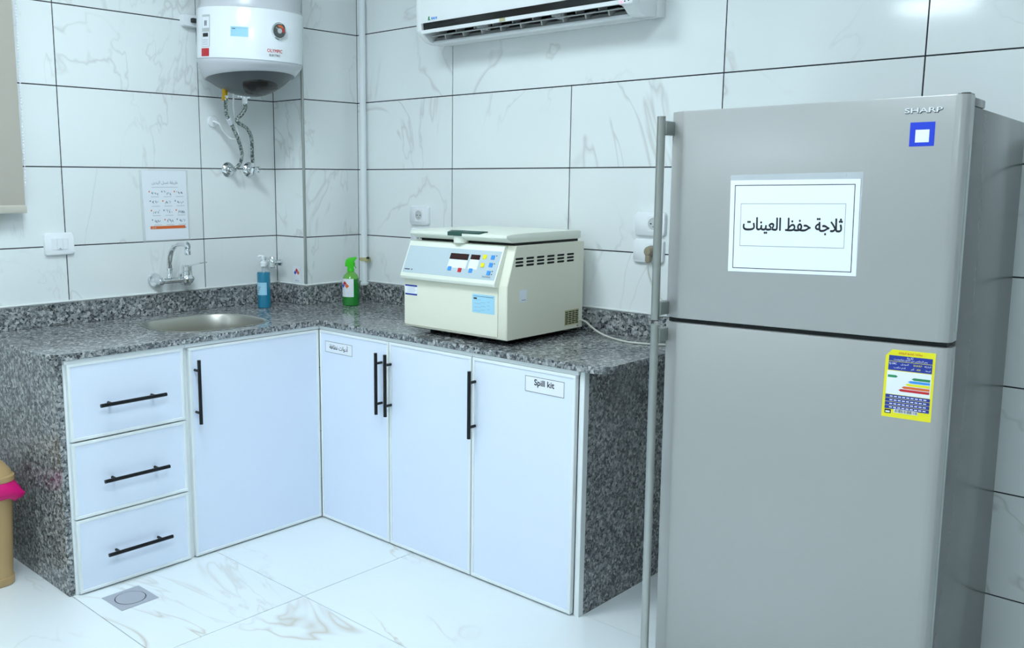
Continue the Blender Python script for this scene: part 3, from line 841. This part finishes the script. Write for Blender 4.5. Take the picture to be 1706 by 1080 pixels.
# ================================================================== WATER HEATER
HC = (.24, -.6, 1.85)
WH = thing('water_heater', 'round white electric water heater hanging on the tiled wall', 'water heater', HC, (0, .07, 0), local=True)
HR = .212
b = B().revolve([(.02, .005), (HR - .004, .005), (HR, .008), (HR, .194), (HR - .003, .199), (.02, .199)], (0, 0, 0), n=96)
O('front_band', b, 'heaterwhite', WH)
ZR = lambda th: -.052 + .026 * math.cos(th)          # rim of the lower shell is cut higher at the front
NT = 96
TH = [2 * PI * i / NT for i in range(NT)]
rings = []
for rr, k_, dz_ in [(.15, 1., .012), (.172, 1., .004), (.178, 1., -.0045), (.184, .97, -.004), (.192, .78, 0), (.201, .48, 0), (.208, .2, 0), (HR - .001, 0., .001), (HR - .001, 0., .0045), (.02, 0., .0045)]:
    rings.append([Vector((rr * math.cos(q), rr * math.sin(q), ZR(q) * k_ + dz_)) for q in TH])
O('lower_shell', B().loops(rings), 'heatergrey', WH, smooth=50)
def dome(rr, th):
    g = (rr / .176) ** 2.2
    return ZR(th) * g - .13 * (1 - g)
rings = [[Vector((rr * math.cos(q), rr * math.sin(q), dome(rr, q))) for q in TH] for rr in (.002, .03, .06, .09, .115, .14, .16, .1745)]
rings.append([Vector((.15 * math.cos(q), .15 * math.sin(q), ZR(q) + .011)) for q in TH])
O('base_cap', B().loops(rings), 'heaterdark', WH, smooth=50)
b = B().revolve([(.02, .1995), (HR - .004, .1995), (HR - .012, .215), (HR - .014, .5), (HR - .05, .54), (.02, .55)], (0, 0, 0), n=96)
O('upper_shell', b, 'heatergrey', WH)
# dark terminal cover following the dome
rings = []
for off, fsc in ((-.004, 1.), (.003, 1.), (.0045, .93), (.0045, .6), (.0045, .25), (.0045, .02)):
    ring = []
    for q in TH[::2]:
        cx_, sx2 = math.cos(q), math.sin(q)
        y = -.012 + .084 * cx_ * fsc; x = .094 + .047 * math.copysign(abs(sx2) ** 1.35, sx2) * fsc
        ring.append(Vector((x, y, dome(math.hypot(x, y), math.atan2(y, x)) - off)))
    rings.append(ring)
O('terminal_cover', B().loops(rings), 'heatercover', WH, smooth=50)
def hs(off): return lambda a, z: Vector(((HR + off) * math.cos(a), (HR + off) * math.sin(a), z))
def sc(deg): return math.radians(deg)
# dial
a = sc(-4.0); dn = Vector((math.cos(a), math.sin(a), 0)); dr_ = Vector((-math.sin(a), math.cos(a), 0)); dz = Vector((0, 0, 1))
dc = dn * (HR - .003) + dz * .121
dl = O('dial', B().revolve([(.0325, 0), (.0325, .008), (.030, .011), (.0265, .0095), (.001, .0095)], dc, dn, 40), 'chrome', WH)
O('dial_face', B().revolve([(.0262, .0096), (.0262, .0105), (.001, .0105)], dc, dn, 36), 'dialgrey', dl)
b = B()
def dp(rr, ang, off=.0112): return dc + dn * off + (dr_ * math.cos(ang) + dz * math.sin(ang)) * rr
for k in range(14):
    a0_, a1_ = sc(-15 + k * 9), sc(-15 + (k + 1) * 9)
    b.m(0 if k < 6 else 1)
    n0 = len(b.bm.faces); b.bm.faces.new([b.bm.verts.new(dp(rr, q)) for rr, q in ((.014, a0_), (.022, a0_), (.022, a1_), (.014, a1_))]); b._new(n0)
O('dial_scale', b, ['red', 'orange'], dl, smooth=0)
b = B().revolve([(.0095, .0105), (.0095, .0135), (.001, .0145)], dc, dn, 24); b.cyl(dp(.006, sc(145), .0125), dp(.021, sc(145), .0125), .0016, .001, n=8)
O('needle', b, 'greyplastic', dl)
htx = lambda off: (lambda x, z: hs(off)(x / HR, z))
b = B().text('OLYMPIC', htx(.0006), sc(-7.8) * HR, .0445, width=.0655, height=.0125, bold=.0003); b.m(1).text('ELECTRIC', htx(.0006), sc(-7.8) * HR, .0275, width=.047, height=.0078, bold=.0002)
o = O('lettering', b, ['red', 'ink'], WH, smooth=0)
def hst(name, m_, a0d, a1d, z0, z1, off=.0006):
    return O(name, B().rect(hs(off), sc(a0d), sc(a1d), z0, z1, nu=6), m_, WH, smooth=60)
o = hst('sticker', 'paleblue', -55, -36.5, .088, .1245); o['label'] = 'pale blue inspection sticker'
hst('sticker_print', 'greyink', -54, -38, .119, .1197, .0011); hst('sticker_print', 'ink', -53.5, -50, .1155, .1178, .0011)
o = hst('sticker', 'greyplastic', -95, -81, .048, .168)
o = hst('sticker', 'paper', -94.2, -81.8, .118, .160, .0011); hst('sticker', 'paper', -94.2, -81.8, .050, .1035, .0011)
hst('sticker_print', 'ink', -89.8, -88.4, .126, .146, .0016); hst('sticker_print', 'ink', -87.2, -86, .126, .146, .0016); hst('sticker_print', 'gasket', -93, -83.5, .085, .099, .0016)
hst('sticker_print', 'greyink', -93, -83.5, .056, .0575, .0016); hst('sticker_print', 'greyink', -93, -83.5, .064, .0655, .0016); hst('sticker_print', 'greyink', -93, -83.5, .072, .0735, .0016)
o = hst('sticker', 'red', -96, -82, .012, .042, .0011); o['label'] = 'red sticker low on the side'
b = B().cyl((-.04, -.093, -.15), (-.04, -.093, -.1), .011, n=16); b.cyl((-.04, -.093, -.152), (-.04, -.093, -.138), .0135, n=6)
O('brass_valve', b, 'brass', WH)
b = B().revolve([(.03, 0), (.03, .012), (.012, .016)], (-.04, -.001, -.135), n=20); b.cyl((-.04, -.001, -.16), (-.04, -.001, -.12), .0115, n=6)
O('pipe_stub', b, 'chrome', WH)
for y in (-.1, .1): O('bracket', B().box(-.225, -.18, y - .02, y + .02, .3, .34), 'steel', WH)

# hoses, valves and cable under the heater
h1 = [(.195, -.692, 1.71), (.195, -.694, 1.695), (.175, -.680, 1.675), (.17, -.673, 1.6455), (.13, -.6212, 1.6034), (.13, -.5994, 1.5614), (.09, -.5554, 1.5163), (.09, -.5518, 1.4845), (.072, -.552, 1.45), (.058, -.572, 1.4275)]
t = thing('flexible_hose', 'braided steel hose with small tag running from brass valve to wall', 'hose', h1[-1], group='braided hoses under the water heater')
O('hose', B().tube(h1, .0078, n=12), 'braid', t)
O('fitting', B().cyl((.195, -.692, 1.722), (.193, -.694, 1.697), .0095, n=6), 'chrome', t)
O('tag', B().cyl((.162, -.662, 1.634), (.144, -.639, 1.613), .0092, n=14), 'paper', t)
h2 = [(.196, -.6005, 1.705), (.195, -.6, 1.69), (.175, -.585, 1.678), (.165, -.598, 1.652), (.15, -.612, 1.633), (.15, -.601, 1.6165), (.12, -.5441, 1.5991), (.09, -.502, 1.566), (.085, -.4955, 1.518), (.06, -.477, 1.462), (.06, -.4755, 1.45)]
t = thing('flexible_hose', 'kinked braided steel hose running to the chrome stop valve', 'hose', h2[-1], group='braided hoses under the water heater')
O('hose', B().tube(h2, .0078, n=12), 'braid', t)
O('fitting', B().cyl((.198, -.601, 1.722), (.195, -.6005, 1.695), .0105, n=6), 'chrome', t)
O('fitting', B().cyl((.06, -.4755, 1.455), (.06, -.4755, 1.437), .0095, n=6), 'chrome', t)
def rosette(bb, y, z, rr=.032):
    return bb.revolve([(rr, .0005), (rr, .004), (rr * .8, .012), (rr * .42, .017), (.001, .017)], (0, y, z), (1, 0, 0), 32)
t = thing('wall_connector', 'chrome round wall rosette where the left hose ends', 'pipe fitting', (.0, -.5665, 1.4266))
O('rosette', rosette(B(), -.5665, 1.4266), 'chrome', t)
O('elbow', B().tube([(.015, -.5665, 1.4266), (.05, -.5665, 1.4266), (.06, -.571, 1.4272)], .011, n=14, sub=3), 'chrome', t)
t = thing('stop_valve', 'chrome stop valve with small knob on round rosette', 'valve', (.0, -.458, 1.4276))
O('rosette', rosette(B(), -.458, 1.4276), 'chrome', t)
b = B().cyl((.015, -.46, 1.4276), (.045, -.467, 1.4276), .0125, n=18); b.cyl((.052, -.4755, 1.415), (.06, -.4755, 1.437), .013, n=18)
O('valve_body', b, 'chrome', t)
O('knob', B().revolve([(.006, 0), (.009, .012), (.0145, .014), (.0145, .028), (.011, .032), (.001, .032)], (.062, -.472, 1.4265), (.95, .3, 0), 20), 'chrome', t)
t = thing('cable_outlet', 'round white cable outlet cover with white heater cable', 'cable outlet', (0, -.637, 1.629))
b = B().revolve([(.0245, .0003), (.0245, .01), (.021, .014), (.001, .015)], (0, -.637, 1.629), (1, 0, 0), 32)
O('cover', b, 'whiteplastic', t)
cb = [(.012, -.637, 1.629), (.03, -.648, 1.628), (.05, -.6336, 1.6176), (.05, -.6161, 1.5908), (.055, -.588, 1.5603), (.075, -.571, 1.557), (.1, -.5726, 1.5671), (.105, -.5825, 1.6141), (.15, -.625, 1.6681), (.2, -.657, 1.728), (.2, -.65, 1.75)]
O('cable', B().tube(cb, .0036, n=8), 'whiteplastic', t)

# ================================================================== SOCKETS AND SWITCH
def rounded_plate(bb, c, wv, hv, nv, w_, h_, dpt, bev=.006):
    """cushion plate centred at c on a wall; wv along width, nv out of the wall"""
    c, wv, nv = Vector(c), Vector(wv), Vector(nv); hv = Vector(hv)
    rings = []
    for f, dd in ((1., .0003), (1., dpt * .55), (.965, dpt * .9), (.9, dpt)):
        pts = []
        for q in range(4):
            sx_, sy_ = ((1, 1), (-1, 1), (-1, -1), (1, -1))[q]
            rr = .012
            for k in range(5):
                an = math.radians(q * 90 + k * 22.5)
                px = sx_ * (w_ / 2 - rr) + rr * math.cos(an); py = sy_ * (h_ / 2 - rr) + rr * math.sin(an)
                pts.append(c + wv * (px * (f if f > .93 else .965)) + hv * (py * f) + nv * dd)
        rings.append(pts)
    return bb.loops(rings)
def socket(x, z, w_, label, sx=.0):
    t = thing('wall_socket', label, 'socket', (x, 0, z), group='white wall sockets')
    O('plate', rounded_plate(B(), (x, 0, z), (1, 0, 0), (0, 0, 1), (0, -1, 0), w_, .085, .013), 'whiteplastic', t, smooth=50)
    xx = x + sx
    O('insert', B().box(xx - .024, xx + .024, -.0145, -.012, z - .028, z + .028, .001, 1), 'whiteplastic', t)
    O('recess', B().revolve([(.019, 0), (.0205, .0016), (.0185, .0016), (.0175, .0002), (.001, .0002)], (xx, -.0145, z + .001), (0, -1, 0), 28), 'greyplastic', t)
    b = B()
    for dx in (-.0095, .0095): b.cyl((xx + dx, -.0146, z + .001), (xx + dx, -.0154, z + .001), .0028, n=10)
    b.cyl((xx, -.0146, z - .009), (xx, -.0154, z - .009), .0018, n=8)
    O('contacts', b, 'gasket', t)
    return t
socket(.6263, 1.231, .118, 'white wall socket above the left end of the centrifuge')
socket(.632, 1.132, .118, 'white wall socket half hidden behind the centrifuge lid')
socket(1.775, 1.234, .122, 'upper white wall socket next to the fridge handle', .016)
socket(1.772, 1.139, .122, 'lower white wall socket with brown plug next to the fridge', .016)
t = thing('power_plug', 'beige brown plug with thin cord in the lower socket', 'plug', (1.788, -.03, 1.139))
b = B().revolve([(.0175, .0), (.019, .006), (.0175, .02), (.012, .028), (.001, .03)], (1.788, -.0165, 1.139), (0, -1, 0), 24)
b.box(1.778, 1.797, -.043, -.022, 1.100, 1.138, .006)
O('body', b, 'plugbrown', t)
O('cord', B().tube([(1.7875, -.034, 1.103), (1.788, -.034, 1.08), (1.797, -.036, 1.05), (1.815, -.04, 1.02), (1.84, -.045, .99), (1.9, -.05, .95)], .003, n=8), 'cord', t)
t = thing('light_switch', 'white double light switch plate below the blind', 'switch', (0, -1.331, 1.139))
O('plate', rounded_plate(B(), (0, -1.331, 1.139), (0, 1, 0), (0, 0, 1), (1, 0, 0), .116, .086, .012), 'whiteplastic', t, smooth=50)
for y, dd in ((-1.353, 0.), (-1.331, .0022), (-1.309, 0.)):
    O('rocker', B().box(.0115, .0135 + dd, y - .0105, y + .0105, 1.118, 1.161, .0012, 1), 'whiteplastic', t)
O('indicator', B().box(.0157, .0161, -1.3345, -1.3275, 1.1215, 1.1235), 'gasket', t)
t = thing('wall_socket', 'small white socket box with dark plug beside the water heater', 'socket', (0, -.742, 2.03))
O('plate', rounded_plate(B(), (0, -.735, 2.03), (0, 1, 0), (0, 0, 1), (1, 0, 0), .075, .05, .03), 'whiteplastic', t, smooth=50)
O('plug', B().box(.03, .048, -.742, -.712, 2.02, 2.038, .004), 'gasket', t)

# ================================================================== HAND-WASH POSTER, HAZARD STICKER
t = thing('poster', 'white hand-washing instruction sheet with orange bar above the tap', 'poster', (0, -.872, 1.134))
def pq(off): 
    def f(p, q):
        y = (-.9753 * (1 - p) - .7735 * p) * (1 - q) + (-.9686 * (1 - p) - .7719 * p) * q
        z = 1.4193 * (1 - q) + 1.1342 * q
        return Vector((off, y, z))
    return f
b = slab_quad(B(), pq(.0008), pq(.0018)); O('sheet', b, 'paper', t)
b = B()
b.loops([[Vector((x_, y, z)) for y, z in ((-.987, 1.419), (-.765, 1.4215), (-.763, 1.129), (-.981, 1.127))] for x_ in (.0006, .0003)]); O('sleeve', b, 'thinsleeve', t)
b = B(); f = pq(.0022)
b.m(0).rect(f, .2, .8, .24, .236)
b.text('طريقة غسل اليدين', lambda y, z: Vector((.0022, y, z)), -.873, 1.3695, width=.118, height=.0165, arabic=True)
random.seed(11)
for rr in range(4):
    for cc in range(3):
        p, q = .14 + cc * .285 + .012 * rr, .30 + rr * .135
        b.m(1 if (rr + cc) % 2 == 0 else 2).rect(f, p - .014, p + .014, q - .01, q + .01)
        b.m(2)
        for k in range(5):
            pp = p + .055 + .03 * k + random.uniform(-.008, .008); qq = q + random.uniform(-.015, .02)
            b.poly(f, [(pp, qq), (pp + .014, qq + .003), (pp + random.uniform(-.03, .04), qq + random.uniform(.025, .05)), (pp - .006, qq + .022)])
        b.m(3).rect(f, p + .03, p + .21, q + .078, q + .07)
b.m(1).rect(f, .12, .93, .838, .795)
b.m(2).rect(f, .9, .96, .832, .82)
b.m(4).text('غسل', lambda y, z: Vector((.0026, y, z)), -.93, 1.1865, width=.02, arabic=True)
O('print', b, ['greyink', 'orange', 'greyink', 'greyplastic', 'paper'], t, smooth=0)

t = thing('hazard_sticker', 'small white hazard diamond sheet on the tiled column side', 'sticker', (.147, -CB, .918))
cs = lambda off: (lambda x, z: Vector((x, -CB - off, z)))
b = B().box(.116, .179, -CB - .0012, -CB - .0003, .924, .998); O('sheet', b, 'paper', t)
def diamonds(bb, fn, cx, cz, s_, k=(0, 1, 2)):
    for (dx, dz, mi) in ((0, 1, k[0]), (-1, 0, k[1]), (1, 0, k[2])):
        x, z = cx + dx * s_, cz + dz * s_
        bb.m(mi).poly(fn, [(x, z - s_ * .92), (x + s_ * .92, z), (x, z + s_ * .92), (x - s_ * .92, z)])
b = B(); diamonds(b, cs(.0016), .148, .968, .0105)
b.m(3).text('مادة', cs(.0016), .152, .934, width=.026, arabic=True)
O('print', b, ['red', 'blue', 'orange', 'greyink'], t, smooth=0)

# ================================================================== TAPS
t = thing('mixer_tap', 'chrome wall-mounted mixer tap with swan neck above the sink', 'tap', (0, -.866, .97))
FYL, FYR, FZ = -.938, -.80, .9695
for y in (FYL, FYR):
    O('rosette', B().revolve([(.031, .0005), (.031, .003), (.027, .012), (.016, .026), (.014, .04), (.014, .058)], (0, y, FZ), (1, 0, 0), 32), 'chrome', t)
b = B().tube([(.06, FYL + .002, FZ), (.062, -.9, FZ), (.062, -.85, FZ), (.06, FYR, FZ)], .0125, n=18)
b.revolve([(.0125, -.012), (.016, -.004), (.016, .004), (.0125, .012)], (.06, FYL - .002, FZ), (0, 1, 0), 18)
O('body', b, 'chrome', t)
cy_ = -.822
b = B().revolve([(.001, -.026), (.012, -.025), (.016, -.018), (.024, -.012), (.026, .004), (.0225, .010), (.0225, .034), (.021, .036)], (.062, cy_, FZ), n=28)
O('cartridge_housing', b, 'chrome', t)
O('cap', B().revolve([(.0215, .037), (.0215, .054), (.017, .060), (.001, .062)], (.062, cy_, FZ), n=28), 'chrome', t)
b = B().loops([[Vector(p) for p in ring] for ring in (
    [(.078, cy_ - .006, 1.021), (.078, cy_ + .006, 1.021), (.078, cy_ + .006, 1.028), (.078, cy_ - .006, 1.028)],
    [(.14, cy_ - .006, 1.036), (.14, cy_ + .006, 1.036), (.14, cy_ + .006, 1.040), (.14, cy_ - .006, 1.040)],
    [(.21, cy_ - .007, 1.049), (.21, cy_ + .007, 1.049), (.21, cy_ + .007, 1.052), (.21, cy_ - .007, 1.052)])])
O('lever', b, 'chrome', t)
sy = -.9
b = B().revolve([(.0135, .0), (.0135, .006), (.011, .010), (.011, .034), (.0125, .036), (.0125, .042), (.001, .042)], (.06, sy, FZ + .010), n=24)
O('swivel', b, 'chrome', t)
rings = []
sp_pts = [(.06, 1.015), (.063, 1.04), (.072, 1.068), (.09, 1.094), (.118, 1.114), (.15, 1.123), (.185, 1.1255), (.222, 1.125)]
for i, (x, z) in enumerate(sp_pts):
    a, c_ = sp_pts[max(i - 1, 0)], sp_pts[min(i + 1, len(sp_pts) - 1)]
    tx, tz = c_[0] - a[0], c_[1] - a[1]; ln = math.hypot(tx, tz); nx, nz = -tz / ln, tx / ln
    k = i / (len(sp_pts) - 1); wd = .0095 + .003 * math.sin(PI * k); th_ = .0095 - .0025 * k; y = sy - .012 * k
    rings.append([Vector((x + nx * th_ * math.sin(q), y + wd * math.cos(q), z + nz * th_ * math.sin(q))) for q in [2 * PI * j / 16 for j in range(16)]])
O('spout', B().loops(rings), 'chrome', t, smooth=60)
b = B().revolve([(.0115, -.036), (.0125, -.034), (.0125, -.014), (.0105, -.012), (.013, -.008), (.013, .006), (.009, .011), (.004, .014), (.0035, .017), (.001, .018)], (.225, sy - .012, 1.1225), n=24)
O('aerator', b, 'chrome', t)
O('outlet', B().cyl((.225, sy - .012, 1.0863), (.225, sy - .012, 1.09), .0095, n=18), 'gasket', t)

t = thing('wall_valve', 'small chrome angle valve on the wall behind the blue soap bottle', 'valve', (0, -.385, 1.012))
O('rosette', rosette(B(), -.385, 1.012, .024), 'chrome', t)
b = B().cyl((.015, -.385, 1.012), (.06, -.385, 1.012), .014, n=18); b.revolve([(.014, -.026), (.019, -.022), (.019, .018), (.014, .026), (.001, .027)], (.06, -.385, 1.014), n=18)
O('valve_body', b, 'chrome', t)
O('knob', B().revolve([(.007, .0), (.009, .018), (.0145, .02), (.0145, .034), (.01, .039), (.001, .04)], (.07, -.382, 1.014), (.8, .6, 0), 10), 'chrome', t)

# ================================================================== BOTTLES
sx_, sy_ = .152, -.5
t = thing('soap_bottle', 'blue liquid soap bottle with white pump on the worktop', 'soap bottle', (sx_, sy_, ZC1))
def rv(pr, m_, name, par, n=32): return O(name, B().revolve(pr, (sx_, sy_, ZC1), n=n), m_, par)
bt = rv([(.026, 0), (.0285, .003), (.0285, .152), (.0265, .157), (.011, .158)], 'soap', 'bottle', t)
rv([(.0085, .158), (.0085, .182)], 'clear', 'neck', t, 20)
rv([(.0145, .181), (.0148, .196), (.012, .2), (.006, .203), (.0045, .214)], 'whiteplastic', 'collar', t, 24)
b = B().cyl((sx_, sy_, ZC1 + .212), (sx_, sy_, ZC1 + .226), .0075, n=14); b.tube([(sx_ + .004, sy_ + .002, ZC1 + .224), (sx_ - .008, sy_ - .009, ZC1 + .226), (sx_ - .014, sy_ - .014, ZC1 + .222)], .0048, n=10, sub=3)
O('pump_head', b, 'whiteplastic', t)
bs_ = lambda off: (lambda a, z: Vector((sx_ + (.0285 + off) * math.cos(a), sy_ + (.0285 + off) * math.sin(a), ZC1 + z)))
b = B().rect(bs_(.0005), sc(-120), sc(-10), .057, .112, nu=10); lb_ = O('label', b, 'paleblue', t, smooth=60)
b = B()
for k in range(4): b.rect(bs_(.001), sc(-105 + 5 * k), sc(-85 + 7 * k), .066 + k * .008, .070 + k * .008, nu=3)
O('label_print', b, 'greyink', t, smooth=60)

sx_, sy_ = .366, -.183
t = thing('spray_bottle', 'green trigger spray bottle with white diamond label on the worktop', 'spray bottle', (sx_, sy_, ZC1))
rv([(.034, 0), (.0375, .004), (.0375, .095), (.036, .12)], 'spraybody', 'bottle', t)
rv([(.036, .1205), (.03, .135), (.02, .146), (.0155, .150), (.0155, .153)], 'sprayclear', 'shoulder', t)
rv([(.0165, .1535), (.0165, .162), (.015, .165)], 'sprayhead', 'collar', t)
eu = Vector((.717, .697, 0)); dv = Vector((.697, -.717, 0)); k = .000262
prof = [(252, 398), (250, 322), (207, 316), (209, 262), (222, 205), (240, 184), (290, 172), (352, 160), (398, 154), (404, 186), (378, 210), (364, 240), (356, 285), (348, 330), (350, 398)]
pr = [((x - 300) * k, (400 - y) * k) for x, y in prof]
ob = O('trigger_head', B().prism(pr, Vector((sx_, sy_, ZC1 + .153)) - dv * .0115, eu, (0, 0, 1), dv * .023, .0022), 'sprayhead', t)
pr = [((x - 300) * k, (400 - y) * k) for x, y in [(362, 245), (376, 262), (374, 300), (398, 350), (384, 354), (360, 312), (354, 280)]]
O('trigger', B().prism(pr, Vector((sx_, sy_, ZC1 + .153)) - dv * .006, eu, (0, 0, 1), dv * .012, .001), 'sprayhead', t)
bs2 = lambda off: (lambda a, z: Vector((sx_ + (.0375 + off) * math.cos(a), sy_ + (.0375 + off) * math.sin(a), ZC1 + z)))
O('label', B().rect(bs2(.0005), sc(-128), sc(-22), .041, .122, nu=12), 'paper', t, smooth=60)
b = B(); fl2 = lambda x, z: bs2(.0011)(sc(-80) + x / .0375, z)
diamonds(b, fl2, -.004, .09, .0115, (0, 1, 2)); b.m(3).rect(fl2, -.018, .016, .0565, .059)
O('label_print', b, ['red', 'blue', 'orange', 'greyink'], t, smooth=0)

# ================================================================== PIPE, DRAIN, BIN
px, py = .2835, -.03
t = thing('waste_pipe', 'white vertical pipe running down the tiled corner', 'pipe', (px, py, .9))
b = B().cyl((px, py, .905), (px, py, H), .0145, n=24); O('pipe', b, 'pvc', t)
O('end_socket', B().revolve([(.0175, 0), (.019, .002), (.019, .012), (.0165, .015)], (px, py, .9), n=24), 'pvc', t)
b = B().revolve([(.0148, 0), (.019, .001), (.019, .016), (.0148, .017)], (px, py, 1.012), n=24)
b.box(px + .012, px + .034, py - .012, py + .012, 1.01, 1.03, .003); b.box(px - .03, px - .012, py - .006, py + .02, 1.012, 1.026, .003)
cl = O('clamp', b, 'clamp', t)
O('screw', B().cyl((px + .03, py - .008, 1.028), (px + .045, py - .014, 1.03), .0055, n=10), 'gasket', cl)

t = thing('floor_drain', 'square steel floor drain with round cover in front of drawers', 'floor drain', (.744, -1.484, 0), (0, 0, .02), local=True)
O('frame', B().holed([(-.067, -.067), (.067, -.067), (.067, .067), (-.067, .067)], [arc(0, 0, .051, 0, 354, 59)], lambda x, y: Vector((x, y, .002)), (0, 0, -.0018)), 'drainsteel', t, smooth=0)
O('gap', B().cyl((0, 0, .0001), (0, 0, .0006), .0515, n=48), 'dark', t)
O('cover', B().revolve([(.048, .0006), (.048, .0024), (.046, .003), (.001, .003)], (0, 0, 0), n=48), 'drainsteel', t)

t = thing('waste_bin', 'tan plastic waste bin with pink bag beside the granite panel', 'bin', (.245, -1.812, 0), local=True)
def rr_ring(hx, hy, z, rr, n=6):
    pts = []
    for q in range(4):
        sx2, sy2 = ((1, 1), (-1, 1), (-1, -1), (1, -1))[q]
        for k in range(n + 1):
            an = math.radians(q * 90 + 90 * k / n); pts.append(Vector((sx2 * (hx - rr) + rr * math.cos(an), sy2 * (hy - rr) + rr * math.sin(an), z)))
    return pts
def rl(spec): return B().loops([rr_ring(*s_) for s_ in spec])
O('body', rl([(.113, .113, 0, .045), (.116, .116, .004, .045), (.117, .117, .028, .045), (.1135, .1135, .030, .045), (.127, .127, .345, .05)]), 'bin', t)
O('rim', rl([(.131, .131, .368, .05), (.134, .134, .372, .05), (.134, .134, .388, .05), (.13, .13, .392, .05)]), 'bin', t)
O('lid', rl([(.128, .128, .392, .05), (.125, .125, .405, .05), (.105, .112, .425, .05), (.08, .1, .438, .05), (.06, .085, .441, .05)]), 'bin', t)
random.seed(5)
rings = []
for j, (hx, z) in enumerate([(.13, .371), (.137, .352), (.143, .335), (.139, .318), (.132, .308), (.130, .303)]):
    ring = rr_ring(hx, hx, z, .05)
    for i, p in enumerate(ring):
        wv_ = .006 * math.sin(i * 1.9 + j) + .005 * math.sin(i * .7)
        n_ = Vector((p.x, p.y, 0)).normalized(); kf = (0, .6, 1.2, 1, .5, .2)[j]
        p += n_ * (wv_ * kf + .002) + Vector((0, 0, .012 * math.sin(i * .9 + 1) * (j / 5)))
        if p.y > .1 and p.x > .02: p += Vector((.004, .008, -.004)) * (kf * .9)
    rings.append(ring)
ob = O('bag', B().loops(rings, cap=False), 'bag', t, smooth=60)
